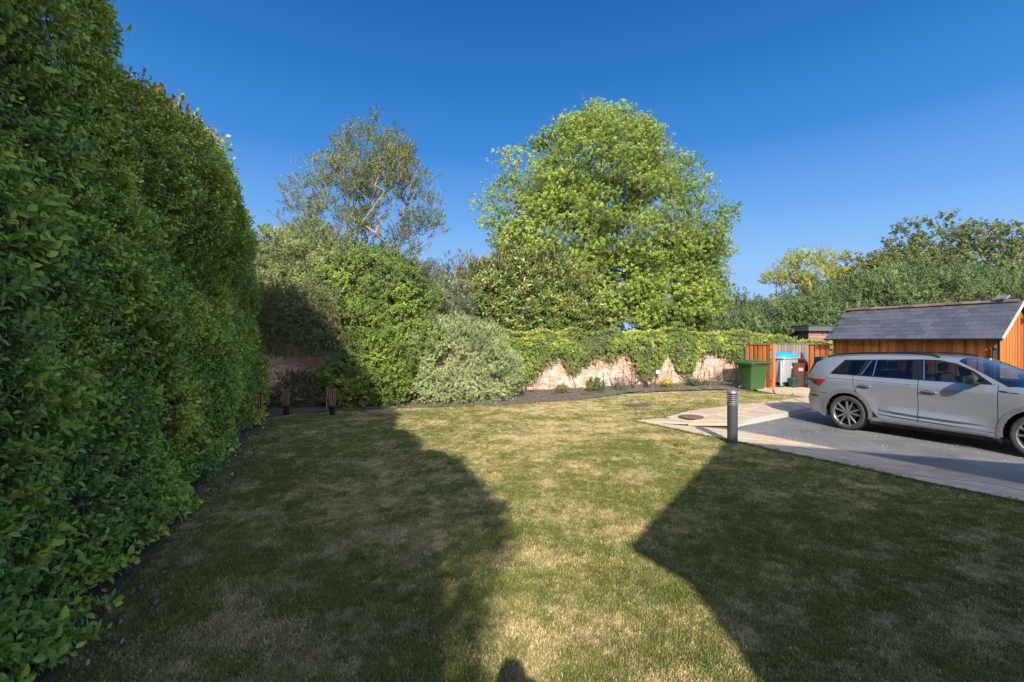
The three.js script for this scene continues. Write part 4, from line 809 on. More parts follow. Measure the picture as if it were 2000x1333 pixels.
  for (const sg of sides) { // roof rails
    const c = new THREE.CatmullRomCurve3([[-.52, 1.525, .70], [-.4, 1.565, .70], [0, 1.615, .69], [.5, 1.64, .68], [1.0, 1.64, .68], [1.38, 1.615, .69], [1.5, 1.58, .70]].map(([x, y, z]) => V(x, y, sg * z)));
    part(car, 'roof_rail', new THREE.TubeGeometry(c, 40, .017, 8), black);
    const m = part(car, 'door_mirror', loftRR([[-.075, .11, .17, .04, 0, 0], [-.03, .15, .22, .06], [.03, .15, .23, .06], [.065, .11, .18, .05], [.075, .05, .1, .02]]), new THREE.MeshPhysicalMaterial({ color: C(.012, .012, .014), roughness: .2, clearcoat: 1 }), 2.08, 1.215, sg * 1.035);
    part(m, 'mirror_glass', new THREE.SphereGeometry(1, 16, 10).scale(.006, .055, .09), chrome, -.074, 0, 0);
    part(m, 'mirror_arm', rbox(.1, .04, .16, .015), black, .03, -.06, -sg * .1);
  }
  // wheels
  const tyreM = mat(.045, .042, .040, .85), rimM = mat(.36, .36, .37, .3, { metalness: .8 }), wellM = mat(.015, .015, .016, .6, { metalness: .3 });
  const spokeShape = (() => { const s = new THREE.Shape(); s.moveTo(.03, -.014); s.lineTo(.262, -.021); s.lineTo(.264, .004); s.lineTo(.04, .016); s.closePath(); return s; })();
  const spokeG = new THREE.ExtrudeGeometry(spokeShape, { depth: .022, bevelEnabled: true, bevelSize: .003, bevelThickness: .004, bevelSegments: 1 });
  for (const s of [0, WB]) for (const sg of sides) {
    const w = new THREE.Group(); w.name = 'wheel'; w.position.set(s, HUB, sg * .815); w.rotation.y = sg > 0 ? 0 : Math.PI; w.rotation.z = s ? .4 : .1; car.add(w);
    const lz = (pts) => new THREE.LatheGeometry(pts.map(([r, z]) => new THREE.Vector2(r, z)), 56).rotateX(Math.PI / 2);
    part(w, 'tyre', lz([[.27, -.10], [.30, -.115], [.335, -.115], [.352, -.1], [.36, -.06], [.36, .06], [.352, .1], [.335, .118], [.30, .12], [.278, .108], [.27, .1]]), tyreM);
    part(w, 'tread', merge(Array.from({ length: 48 }, (_, k) => box(.006, .012, .19).translate(0, .3575, 0).rotateZ(k / 48 * 6.283))), mat(.02, .02, .02, .9));
    part(w, 'rim', lz([[.272, .106], [.28, .112], [.274, .1], [.255, .085], [.25, -.09]]), rimM);
    part(w, 'rim_barrel', lz([[.25, .06], [.245, -.08], [.02, -.06], [0, -.06]]), wellM);
    part(w, 'brake_disc', new THREE.CylinderGeometry(.16, .16, .03, 32).rotateX(Math.PI / 2), mat(.2, .19, .18, .4, { metalness: .7 }), 0, 0, -.02);
    for (let k = 0; k < 5; k++) for (const [a, m] of [[-.2, 1], [.24, -1]]) { const o = part(w, 'spoke', spokeG, rimM, 0, 0, .062); o.rotation.z = k * 1.2566 + a; if (m < 0) o.scale.y = -1; }
    part(w, 'centre_cap', new THREE.CylinderGeometry(.05, .055, .03, 20).rotateX(Math.PI / 2), mat(.2, .2, .21, .35, { metalness: .6 }), 0, 0, .08);
    part(car, 'wheel_liner', merge([new THREE.CylinderGeometry(AR + .01, AR + .01, .36, 28, 1, true, -Math.PI / 2, Math.PI * 1.0).rotateX(-Math.PI / 2), new THREE.CircleGeometry(AR + .01, 24, -.3, Math.PI + .6).translate(0, 0, -sg * .18)]), mat(.01, .01, .01, 1, { side: THREE.DoubleSide }), s, HUB, sg * .72);
  }
  // floor and cabin
  part(car, 'underbody', rbox(3.9, .16, 1.4, .04), mat(.008, .008, .008, 1), 1.4, .30, 0);
  part(car, 'cabin_floor', box(3.2, .05, 1.6), mat(.012, .012, .013, 1), .9, .62, 0);
  part(car, 'dashboard', loftRR([[.7, .5, 1.5, .08], [1.02, .45, 1.5, .1], [1.08, .25, 1.45, .1, .08]]), mat(.012, .012, .013, .7), 2.32, 0, 0);
  const seatM = mat(.016, .017, .019, .8);
  for (const [s, z] of [[1.25, .38], [1.25, -.38], [.35, .4], [.35, -.4], [.35, 0]]) {
    const seat = new THREE.Group(); seat.name = 'seat'; seat.position.set(s, .62, z); car.add(seat);
    part(seat, 'cushion', rbox(.5, .16, z ? .5 : .3, .06, 3), seatM, .22, .1, 0);
    part(seat, 'backrest', loftRR([[.1, .16, z ? .5 : .3, .06], [.35, .15, z ? .5 : .3, .06, -.06], [.62, .12, z ? .42 : .26, .05, -.13]]), seatM);
    part(seat, 'headrest', rbox(.1, .17, .26, .045, 3), seatM, -.16, .735, 0);
  }
  const sw = part(car, 'steering_wheel', new THREE.TorusGeometry(.18, .016, 8, 28), black, 1.93, .98, -.38); sw.rotation.set(0, Math.PI / 2 - .4, 0);
  part(car, 'rear_shelf', box(.7, .03, 1.3), seatM, -.45, 1.0, 0);
}

// ---------- hedge on the left ----------
const privet = [sprig(101, { n: 9, len: .17, L: .052, W: .03, segs: 3, spread: 62, curl: .012 }), sprig(102, { n: 8, len: .15, L: .057, W: .036, segs: 3, spread: 66, curl: .016 }), sprig(103, { n: 10, len: .2, L: .046, W: .025, segs: 3, spread: 58 })];
const tipsprig = [sprig(104, { n: 11, len: .26, L: .05, W: .028, spread: 48, tipTint: [1.9, .95, .85] })];
const hedgeLeaf = leafMat(.25, .93, .9);
const shoots = [sprig(105, { n: 10, len: .34, L: .065, W: .036, segs: 3, spread: 50, stemR: .004 }), sprig(106, { n: 9, len: .28, L: .08, W: .05, segs: 3, spread: 60, stemR: .004 })], deadSprig = sprig(107, { n: 3, len: .06, L: .06, W: .034, segs: 3, spread: 60 });
function hedge({ label, D0, D1, height, count, seed, cols, width = 1.7, tips = 0, bulge, near = 0, group, caps = 0 }) {
  const r = mulberry(seed), t = thing('clipped_hedge', label, 'hedge', [hedgeX((D0 + D1) / 2), (D0 + D1) / 2], 0, group);
  const o = t.position, items = [], dn = V(.934, 0, -.358); // outward: right and away
  // profile around the section: fraction -> [outward, up, normal out, normal up]
  const prof = (f, h) => {
    const bat = .15, sh = .5, hs = h - sh;
    if (f < .72) { const y = hs * f / .72; return [-bat * y, y, .99, .15]; }
    if (f < .86) { const a = (f - .72) / .14 * Math.PI / 2; return [-bat * hs - sh * .8 * (1 - Math.cos(a)), hs + sh * Math.sin(a), Math.cos(a), Math.sin(a)]; }
    const k = (f - .86) / .14; return [-bat * hs - sh * .8 - (width - .8) * k, h, 0, 1];
  };
  const put = (D, f, inset) => {
    const h = height(D), [out, y, no, ny] = prof(f, h), b = .3 * n3(D * .55, y * .5, seed) + .16 * n3(D * 1.7, y * 1.7, seed + 4) + (bulge ? bulge(D, y) : 0) - inset;
    const X = hedgeX(D) + (out + b * no) * dn.x, Dd = D + (out + b * no) * -dn.z;
    return { p: V(X - o.x, y + b * ny, -Dd - o.z), no, ny };
  };
  for (let i = 0; i < count; i++) {
    const D = lerp(D0, D1, r()), f = r(), inset = .02 + .26 * r() * r(), { p, no, ny } = put(D, f, inset); if (p.y < .04) continue;
    const dir = V(dn.x * no, ny, dn.z * no).multiplyScalar(.9).add(V((r() - .5) * .95, .3 + (r() - .5) * .7, (r() - .5) * .95)).normalize();
    const kind = n3(D * .9 + 3, p.y * .9, seed + 11), gapN = n3(D * 2.6, p.y * 2.6, seed + 5); if (gapN < -.34 && r() < .75) continue; // thin places
    const ff = .42 + .9 * fbm(D * .8, p.y * .8, seed, 3) + .35 * kind + (r() - .5) * .65;
    items.push({ p, dir, s: (.6 + r() * .7) * (1 + .55 * Math.max(-.4, kind)), c: tint(cols, ff, r) });
  }
  for (let i = 0; i < caps; i++) { // leafy ends
    const e = r() < .5, D = e ? D0 : D1, h = height(D), y = r() * h, k = -.15 * y - r() * width - .02, out = (e ? -1 : 1) * (.05 - .25 * r() * r() + .2 * n3(y * 1.2, k * 2, seed));
    items.push({ p: V(hedgeX(D) + k * dn.x - .36 * out - o.x, y, -(D + k * .358 + .93 * out) - o.z), dir: V((r() - .5), .3 + (r() - .5), (e ? .8 : -.8) + (r() - .5)).normalize(), s: .75 + r() * .65, c: tint(cols, .5 + (r() - .5) * .8, r) });
  }
  scatter(t, 'foliage', privet, hedgeLeaf, items);
  if (tips) {
    const tp = []; for (let i = 0; i < tips; i++) { const { p } = put(lerp(D0, D1, r()), .76 + .16 * r(), .05); tp.push({ p, dir: V((r() - .3) * .5, 1, (r() - .5) * .5).normalize(), s: .8 + r() * .8, c: tint([[.09, .12, .03], [.13, .15, .04]], r(), r) }); }
    scatter(t, 'new_shoots', tipsprig, midLeaf, tp);
  }
  { // stray shoots breaking the clipped outline
    const sh = []; for (let i = 0; i < 420; i++) { const { p, no, ny } = put(lerp(D0, D1, r()), i < 240 ? .72 + .22 * r() : r() * .72, .02); sh.push({ p, dir: V(dn.x * no * .8 + (r() - .5) * .7, .55 + ny * .6 + (r() - .5) * .5, dn.z * no * .8 + (r() - .5) * .7).normalize(), s: .65 + r() * .5, c: tint(cols, .65 + (r() - .5) * .7, r) }); }
    scatter(t, 'stray_shoots', shoots, hedgeLeaf, sh);
    const dead = []; for (let i = 0; i < 380; i++) { const { p } = put(lerp(D0, D1, r()), r() * .8, .03); dead.push({ p, dir: V(dn.x + (r() - .5), (r() - .7), dn.z + (r() - .5)).normalize(), s: .5 + r() * .5, c: tint([[.20, .12, .06], [.28, .22, .06], [.30, .28, .10]], r(), r) }); }
    scatter(t, 'yellowed_leaves', [deadSprig], hedgeLeaf, dead);
  }
  { // dense twiggy inside
    const g = new THREE.PlaneGeometry(1, 1, Math.round((D1 - D0) / .25), 28), p = g.attributes.position;
    for (let i = 0; i < p.count; i++) { const q = put(lerp(D0 + .15, D1 - .15, p.getX(i) + .5), p.getY(i) + .5, .5 + .1 * n3(p.getX(i) * 60, p.getY(i) * 30, 3)).p; p.setXYZ(i, q.x, Math.max(q.y, .0), q.z); }
    g.computeVertexNormals(); part(t, 'inner_branches', g, mat(.16, .12, .075, 1, { side: THREE.DoubleSide }));
    const g2 = new THREE.PlaneGeometry(1, 1, 8, 4), p2 = g2.attributes.position; // back of the hedge
    for (let i = 0; i < p2.count; i++) { const D = lerp(D0, D1, p2.getX(i) + .5), h = height(D), y = (p2.getY(i) + .5) * (h - .35), k = -width - .15 * h; p2.setXYZ(i, hedgeX(D) + k * dn.x - o.x, y, -(D + k * -dn.z) - o.z); }
    g2.computeVertexNormals(); part(t, 'inner_branches', g2, mat(.16, .12, .075, 1, { side: THREE.DoubleSide }));
  }
  { // bare stems and twigs showing between the leaves
    const tw = []; for (let i = 0; i < 160; i++) { const D = lerp(D0, D1, r()), f = r() * .7, a = put(D, f, .35).p, b = a.clone().add(V(dn.x * .3 + (r() - .5) * .5, .25 + r() * .4, dn.z * .3 + (r() - .5) * .5)); tw.push(tube(a, b, .007, .003, 4)); }
    part(t, 'twigs', merge(tw), mat(.10, .075, .045, .9));
  }
  if (near) { // the leaves that show largest, one by one
    const geos = [0, 1, 2].map((k) => { const out = { pos: [], col: [], idx: [] }, q = mulberry(k + 40); leafInto(out, new THREE.Matrix4(), .064 + .024 * q(), .038 + .016 * q(), 5, .3 + .3 * q(), .02 * q(), [1, 1, 1], .8); return finish(out); });
    const tones = [[.15, .24, .04], [.21, .29, .055], [.12, .21, .06], [.26, .31, .06], [.13, .24, .09]].map(([a, b, c]) => { const m = hedgeLeaf.clone(); m.color = C(a, b, c); m.vertexColors = false; return m; });
    const qa = new THREE.Quaternion(), y = V(0, 1, 0);
    for (let i = 0; i < near; i++) {
      const D = lerp(2.5, 5.2, r()), { p } = put(D, .02 + .62 * r(), .02 + .06 * r()), l = part(t, 'leaf', geos[i % 3], tones[Math.floor(r() * 5)]);
      l.position.copy(p); const dir = V(dn.x * (.5 + r() * .5) + (r() - .5) * 1.2, (r() - .6) * 1.1, dn.z * .5 + (r() - .5) * 1.2).normalize();
      l.quaternion.copy(qa.setFromUnitVectors(y, dir)); l.rotateY(r() * 6.28); l.scale.setScalar(.75 + r() * .5);
    }
  }
  return t;
}
const hedgeCols = [[.115, .185, .04], [.19, .27, .042], [.265, .33, .048], [.35, .385, .058]];
hedge({ label: 'tall dark green hedge running past the left edge of the lawn', D0: -5.75, D1: 5.75, height: (D) => 6.45 + .3 * n3(D * .5, 3, 1) + .28 * n3(D * 2.3, 8, 1) + .5 * (1 - smoothstep(D, -4.6, -2)) - .3 * smoothstep(D, 5.2, 5.75), count: 37000, seed: 7, cols: hedgeCols, near: 300, tips: 800, caps: 1600, bulge: (D, y) => (D < -3 ? .34 * smoothstep(y, 5.2, 6.0) - .12 : 0) });
hedge({ label: 'far stretch of tall hedge with reddish new shoots along its top', D0: 5.6, D1: 12.9, height: (D) => 4.8 + .05 * (Math.min(D, 10.3) - 5.6) - .55 * Math.max(0, D - 10.3) + .3 * n3(D * .9, 7, 2) + .25 * n3(D * 3.1, 7, 2), count: 25000, seed: 17, cols: hedgeCols, tips: 620, caps: 900, width: 1.1, bulge: (D, y) => .6 * smoothstep(D, 5.6, 7.4) * smoothstep(y, 2.6, 4.0) * (1 - .65 * smoothstep(D, 8.5, 12.5)) });

// ---------- ivy on the wall ----------
const ivySprigs = [sprig(121, { n: 8, len: .13, L: .055, W: .05, spread: 74, fold: .2, shape: .7 }), sprig(122, { n: 7, len: .1, L: .062, W: .056, spread: 80, fold: .2, shape: .7 })];
{
  const r = mulberry(55), t = thing('ivy', 'yellow green ivy trailing over the top of the brick wall', 'ivy', [1.06, 17.9], wallTurn), items = [];
  const cols = [[.12, .105, .05], [.08, .115, .022], [.125, .17, .028], [.215, .25, .035], [.32, .325, .045]];
  for (let i = 0; i < 15000; i++) {
    const l = lerp(-1.6, 17.4, Math.pow(r(), 1.1)), lo = low(l) + .12 * n3(l * 4, 1, 2), top = 2.12 + .1 * n3(l * .8, 2, 6) - .075 * Math.max(0, l - 10.2), k = r();
    let y, z, dir;
    const crown = top - .02 + (l > 10.5 ? .1 : .2) * (.5 + n3(l * 1.3, 5, 5));
    if (k < .3) { y = crown - r() * r() * .3; z = lerp(-.5, .25, r()); dir = V((r() - .5) * .8, .9, .25 + (r() - .5) * .6); }
    else {
      y = lerp(lo, crown - .1, Math.pow(r(), .8)); const edge = smoothstep(y - lo, 0, .4); if (y < lo || r() > .35 + .65 * edge) continue;
      if (n3(l * 2.2, y * 2.2, 12) < -.2 && r() < .6) continue;
      z = .03 + (.04 + .13 * edge) * (.35 + r() * .8) * (1 + .8 * n3(l * 1.6, y * 1.6, 3)); dir = V((r() - .5) * .9, .1 + (r() - .5) * .9, 1);
    }
    const f = .42 + .85 * fbm(l * 1.1, y * 1.4, 3.2, 3) + (r() - .5) * .55 + (k < .3 ? .3 : 0);
    items.push({ p: V(l, y, z), dir: dir.normalize(), s: .75 + r() * .6, c: tint(cols, f, r) });
  }
  scatter(t, 'foliage', ivySprigs, midLeaf, items);
  const dry = []; for (let i = 0; i < 1000; i++) { const l = lerp(-1.2, 10.4, r()), lo = low(l), y = lo - .12 + r() * 1.1; if (y < .05 || y > 2) continue; dry.push({ p: V(l, y, .02 + r() * .14), dir: V((r() - .5), (r() - .5), 1).normalize(), s: .5 + r() * .5, c: tint([[.17, .11, .05], [.26, .18, .09], [.22, .19, .06]], r(), r) }); }
  scatter(t, 'dry_leaves', [ivySprigs[0]], midLeaf, dry);
  const stems = []; for (let i = 0; i < 46; i++) { let p = V(lerp(-1.1, 10.2, r()), .02, .03), a = (r() - .5) * .5; for (let k = 0; k < 9; k++) { a += (r() - .5) * .5; const q = V(p.x + Math.sin(a) * .2, p.y + Math.cos(a) * .17, .02 + r() * .03); stems.push(tube(p, q, .011 - k * .0008, .0102 - k * .0008, 5)); p = q; } }
  part(t, 'stems', merge(stems), mat(.19, .135, .09, .95));
  const mass = new THREE.PlaneGeometry(1, 1, 110, 10), mp = mass.attributes.position; // woody mat on top of the wall
  for (let i = 0; i < mp.count; i++) { const l = lerp(-1.4, 17.2, mp.getX(i) + .5), a = (mp.getY(i) + .5) * Math.PI; mp.setXYZ(i, l, 2.0 - .07 * Math.max(0, l - 10.2) + .13 * Math.sin(a) + .05 * n3(l * 2, a, 3), -.17 + .3 * Math.cos(a)); }
  mass.computeVertexNormals(); part(t, 'woody_mat', mass, mat(.17, .125, .08, 1, { side: THREE.DoubleSide }));
}
// ---------- shrubs against and over the wall ----------
const small = [sprig(131, { n: 10, len: .12, L: .04, W: .021, spread: 62 }), sprig(132, { n: 9, len: .1, L: .044, W: .024, spread: 66 })];
const broad = [sprig(133, { n: 8, len: .16, L: .075, W: .048, spread: 66 }), sprig(134, { n: 7, len: .14, L: .085, W: .052, spread: 70 })];
const long = [sprig(135, { n: 9, len: .2, L: .13, W: .05, spread: 62, curl: .03 }), sprig(136, { n: 8, len: .2, L: .14, W: .052, spread: 66, curl: .03 })];
shrub({ name: 'variegated_shrub', label: 'rounded grey green variegated shrub against the brick wall', blobs: [[-1.8, 1.15, 15.35, 1.95, 1.55, 1.2], [-0.8, 0.8, 15.9, 1.1, 1.15, 1.0], [-2.75, 1.35, 15.1, 1.25, 1.45, 1.05], [-1.65, 0.5, 15.0, 2.1, 0.75, 1.1]], count: 15000, geos: small, m: leafMat(.12, .6, .8), cols: [[.075, .105, .028], [.15, .185, .06], [.215, .245, .10], [.29, .315, .155]], seed: 201, holes: .5, bump: .07, freq: 1.4, depth: .2, size: [.75, 1.15], core: .62,
  keep: (p) => n3(p.x * 2.4, p.y * 2.4, p.z + 5) + .35 * n3(p.x * 7, p.y * 7, 3) > .62 * Math.exp(-(((p.x + .55) / .75) ** 2) - ((p.y - 1.15) / .33) ** 2) * (p.z > 0 ? 1 : 0) - .45 });
shrub({ name: 'climbing_shrub', label: 'bright lime green climbing shrub spilling down to the lawn', blobs: [[-3.9, 1.1, 13.9, 1.2, 1.2, .8], [-3.2, 1.5, 14.5, 1.2, 1.3, .8], [-4.4, .7, 13.4, .9, .75, .55], [-4.3, 2.5, 14.6, 1.2, 1.0, .8], [-5.1, 3.5, 15.1, 1.3, 1.0, .9], [-3.6, 3.2, 15.2, 1.3, 1.0, .9], [-4.5, 4.1, 15.6, 1.2, .8, .8]], count: 13500, geos: broad, cols: [[.055, .075, .02], [.10, .15, .022], [.16, .23, .028], [.22, .29, .04]], seed: 202, bump: .3, freq: 1.5, depth: .4, core: .52, size: [.6, 1.05] });
shrub({ name: 'mixed_shrub', label: 'tall tangled olive green shrub between hedge and lime climber', blobs: [[-7.9, 1.7, 14.9, 1.2, 1.8, .8], [-6.9, 2.9, 14.3, 1.2, 1.3, .8], [-6.0, 2.7, 14.4, 1.0, .9, .7], [-6.7, 3.4, 15.0, 1.4, 1.7, 1.0], [-5.6, 3.2, 15.3, 1.3, 1.3, 1.0], [-7.3, 4.5, 15.8, 1.3, 1.2, 1.0], [-5.6, 4.1, 16.0, 1.4, 1.0, 1.0]], count: 9500, geos: [...broad, long[0]], cols: [[.07, .095, .03], [.13, .16, .04], [.20, .235, .07], [.30, .33, .16]], seed: 203, bump: .3, freq: 1.1, depth: .5, core: .5, size: [.6, 1.15] });
shrub({ name: 'grey_shrub', label: 'grey green loose shrub above the variegated shrub', blobs: [[-3.7, 3.1, 16.4, 1.4, 1.15, 0.9], [-2.6, 3.0, 16.9, 1.2, 1.1, 0.9], [-3.5, 4.0, 17.2, 1.0, 0.8, 0.8], [-4.5, 3.9, 16.8, 1.0, 0.9, 0.8]], count: 6500, geos: [...small, broad[0]], cols: [[.055, .06, .04], [.10, .12, .06], [.17, .20, .11], [.26, .28, .19]], seed: 204, bump: .28, freq: 1.3, depth: .55, core: .45, size: [.8, 1.4] });
shrub({ name: 'photinia_bush', label: 'broad glossy evergreen bush with bronze shoots behind the ivy wall', blobs: [[-1.15, 3.2, 21.2, 2.0, 2.1, 1.5], [0.95, 3.3, 21.8, 2.4, 2.6, 1.6], [2.25, 2.9, 22.2, 1.9, 2.0, 1.5], [-2.15, 2.9, 21.0, 1.3, 1.6, 1.2], [-0.15, 4.4, 21.8, 1.6, 1.5, 1.3]], count: 9000, geos: long, m: glossLeaf, cols: [[.03, .05, .012], [.05, .078, .016], [.078, .11, .022], [.115, .13, .028], [.16, .135, .04]], seed: 205, bump: .2, freq: .9, depth: .4, core: .6, size: [.85, 1.4], up: .25 });
{ // upright bronze shoots on the evergreen bush
  const t = scene.getObjectByName('photinia_bush'), r = mulberry(9), it = [];
  for (let i = 0; i < 260; i++) { const x = lerp(-3.2, 4.2, r()), z = (r() - .5) * 2, y = 3.2 + 2.55 * Math.sqrt(Math.max(0, 1 - Math.pow((x - .6) / 4.4, 2))) - r() * 1.3 + (r() - .5) * .5; it.push({ p: V(x, y, z + .6), dir: V((r() - .5) * .9, 1, (r() - .5) * .6 + .2).normalize(), s: .7 + r() * .6, c: tint([[.22, .16, .07], [.26, .15, .08], [.2, .19, .06]], r(), r) }); }
  scatter(t, 'new_shoots', [sprig(137, { n: 9, len: .35, L: .09, W: .03, spread: 40 })], midLeaf, it);
}
{ // dead brambles and bare vine stems in the shaded corner
  const t = thing('dead_brambles', 'tangle of dry brown stems hanging beside the hedge', 'brambles', [-6.2, 13.2]), r = mulberry(12), g = [];
  for (let i = 0; i < 150; i++) { let p = V((r() - .5) * 2.4, 1.8 + r() * 1.7, (r() - .5) * .7 - .3), d = V((r() - .5) * 1.2, (r() - .2) * .8, .3 * r()).normalize(); for (let k = 0; k < 5; k++) { d.add(V((r() - .5) * .5, -.28, (r() - .5) * .3)).normalize(); const q = p.clone().addScaledVector(d, .16 + r() * .12); g.push(tube(p, q, .006 - k * .0006, .0054 - k * .0006, 4)); p = q; } }
  part(t, 'stems', merge(g), mat(.20, .12, .075, .95));
  const lv = []; for (let i = 0; i < 1000; i++) lv.push({ p: V((r() - .5) * 2.6, 1.45 + r() * 2.0, (r() - .6) * .7), dir: V((r() - .5) * 2, (r() - .5) * 2, r()).normalize(), s: .5 + r() * .5, c: tint([[.07, .12, .035], [.11, .12, .045], [.10, .16, .04]], r(), r) });
  scatter(t, 'dry_leaves', [broad[0]], midLeaf, lv);
  const v = thing('bare_vine', 'pale leafless vine stems climbing the shaded wall', 'vine', [-5.4, 14.4], wallTurn), s = [];
  for (let i = 0; i < 11; i++) { let p = V(-1.1 + i * .24 + (r() - .5) * .2, .25 + r() * .3, .35 + r() * .2), a = (r() - .5) * .5; for (let k = 0; k < 10; k++) { a = a * .85 + (r() - .5) * .55; const q = V(p.x + Math.sin(a) * .2, p.y + .19, p.z + (r() - .5) * .03); s.push(tube(p, q, .011 - k * .0006, .0104 - k * .0006, 5)); p = q; } }
  s.push(tube(V(-.05, .1, .5), V(.02, .9, .45), .014, .012, 5), tube(V(.02, .9, .45), V(-.15, 1.4, .4), .01, .007, 5), tube(V(.02, .9, .45), V(.3, 1.5, .4), .01, .007, 5));
  part(v, 'stems', merge(s), mat(.30, .25, .19, .9));
}
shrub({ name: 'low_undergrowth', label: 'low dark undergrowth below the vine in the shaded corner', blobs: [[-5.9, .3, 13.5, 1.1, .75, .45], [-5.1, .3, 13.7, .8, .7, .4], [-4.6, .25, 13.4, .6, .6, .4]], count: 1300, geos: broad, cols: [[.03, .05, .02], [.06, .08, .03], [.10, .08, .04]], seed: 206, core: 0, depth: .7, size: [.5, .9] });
// ---------- bed plants ----------
const tiny = [sprig(141, { n: 9, len: .1, L: .05, W: .02, spread: 50 })], spiky = [sprig(142, { n: 12, len: .1, L: .1, W: .013, spread: 42, fold: .2 })], needle = [sprig(143, { n: 14, len: .14, L: .035, W: .005, spread: 50 })];
const bedPlants = [
  ['bed_plant', 'low green plant with reddish tips at the left end of the bed', [1.75, 16.6], .2, .22, tiny, [[.06, .10, .03], [.12, .16, .04], [.24, .12, .08]], 150],
  ['bed_plant', 'bushy bright green plant left of the stake numbered 2', [2.98, 16.95], .3, .42, spiky, [[.05, .09, .02], [.10, .17, .035], [.17, .25, .06]], 170],
  ['bed_plant', 'low glossy dark green plant right of the yellow flowers', [7.35, 19.35], .28, .25, tiny, [[.03, .06, .025], [.06, .11, .04]], 170],
  ['bed_plant', 'tiny green seedling plant at the foot of the stake numbered 4', [8.0, 19.75], .13, .13, tiny, [[.05, .09, .03], [.09, .14, .05]], 50],
  ['bed_plant', 'thin olive grey plant against the wall near the green bin', [8.9, 20.5], .28, .48, needle, [[.10, .11, .06], [.17, .18, .10]], 170],
];
bedPlants.forEach(([name, label, [X, D], w, h, geos, cols, n], k) => shrub({ name, label, category: 'plant', group: 'small plants in the flower bed', blobs: [[X, h * .45 + .06, D, w, h * .6, w]], count: n, geos, cols, seed: 300 + k, core: .4, depth: .7, up: .8, size: [.7, 1.1] }));
{
  const r = mulberry(66);
  const lav = shrub({ name: 'lavender', label: 'lavender clump with mauve flower spikes in the bed', category: 'plant', blobs: [[4.0, .2, 17.75, .26, .22, .24]], count: 200, geos: needle, cols: [[.08, .12, .07], [.13, .17, .10]], seed: 320, core: .6, up: .8 }), fl = [];
  for (let i = 0; i < 60; i++) fl.push({ p: V((r() - .5) * .42, .38 + r() * .16, (r() - .5) * .3), dir: V((r() - .5) * .5, 1, (r() - .5) * .5).normalize(), s: .4 + r() * .3, c: C(.24 + .1 * r(), .17, .38 + .1 * r()) });
  scatter(lav, 'flowers', [sprig(151, { n: 12, len: .16, L: .022, W: .018, spread: 50 })], midLeaf, fl);
  const yl = shrub({ name: 'yellow_flowers', label: 'clump of bright yellow flowers in the bed', category: 'plant', blobs: [[6.1, .14, 18.72, .22, .15, .2]], count: 90, geos: tiny, cols: [[.10, .15, .03], [.2, .22, .03]], seed: 321, core: .6, up: .8 }), fy = [];
  for (let i = 0; i < 130; i++) { const a = r() * 6.28, d = .22 * Math.sqrt(r()); fy.push({ p: V(Math.cos(a) * d, .17 + .14 * (1 - d * d * 18) + r() * .03, Math.sin(a) * d), dir: V(Math.cos(a) * .5, 1, Math.sin(a) * .5 + .3).normalize(), s: .7 + r() * .4, c: C(.75, .62 + .1 * r(), .03) }); }
  scatter(yl, 'flowers', [sprig(152, { n: 7, len: .02, L: .035, W: .024, spread: 75 })], thinLeaf, fy);
  for (const [X, D, h, lab] of [[4.66, 18.35, .5, 'withered dark brown plant between lavender and ivy'], [5.22, 18.55, .18, 'small withered brown plant beside the stake numbered 3']]) {
    const t = thing('withered_plant', lab, 'plant', [X, D, .05], 0, 'withered plants in the flower bed'), g = [], lv = [];
    for (let i = 0; i < 14; i++) { let p = V((r() - .5) * .1, 0, (r() - .5) * .1); const d = V((r() - .5) * .9, 1, (r() - .5) * .7).normalize(); for (let k = 0; k < 4; k++) { d.add(V((r() - .5) * .5, -.1 * k, (r() - .5) * .5)).normalize(); const q = p.clone().addScaledVector(d, h * .28); g.push(tube(p, q, .006, .004, 4)); if (k) lv.push({ p: q, dir: V((r() - .5) * 2, -.4, (r() - .5) * 2).normalize(), s: .4 + r() * .4, c: C(.045 + .04 * r(), .03 + .02 * r(), .03) }); p = q; } }
    part(t, 'stems', merge(g), mat(.06, .04, .03, .9)); scatter(t, 'dry_leaves', [tiny[0]], midLeaf, lv);
  }
}
// ---------- trees beyond the wall ----------
const bark = (a, b, c, s) => new THREE.MeshStandardMaterial({ color: C(a, b, c), roughness: .95 });
const mapleSprigs = [sprig(161, { n: 9, len: .34, L: .19, W: .15, spread: 70, fold: .25, curl: .05, vary: .3 }), sprig(162, { n: 8, len: .3, L: .2, W: .16, spread: 76, fold: .25, curl: .06, vary: .3 })];
tree({ name: 'maple_tree', label: 'large round maple in fresh yellow green leaf above the wall', base: [5.9, 31], trunk: 4.2, trunkR: .42, lean: [.2, 0], crown: [[5.3, 10.2, 31, 6.6, 6.4, 6.2], [2.5, 8.0, 30.4, 4.2, 4.6, 4.2], [8.6, 8.4, 31, 5.2, 5.4, 4.8], [5.7, 13.2, 31, 4.0, 3.9, 4.0], [8.1, 4.2, 29.8, 5.0, 3.6, 3.4], [10.5, 5.4, 30.6, 3.0, 4.2, 3.0]], clumps: 2100, per: 25, clumpR: .78, geos: mapleSprigs, cols: [[.105, .16, .022], [.165, .23, .03], [.235, .295, .042], [.31, .35, .07]], bark: bark(.17, .145, .115), seed: 401, wind: [.55, .05, .1], size: [.36, .68], up: .1, shell: .42, flat: .45, gap: -.55, colFreq: .6 });
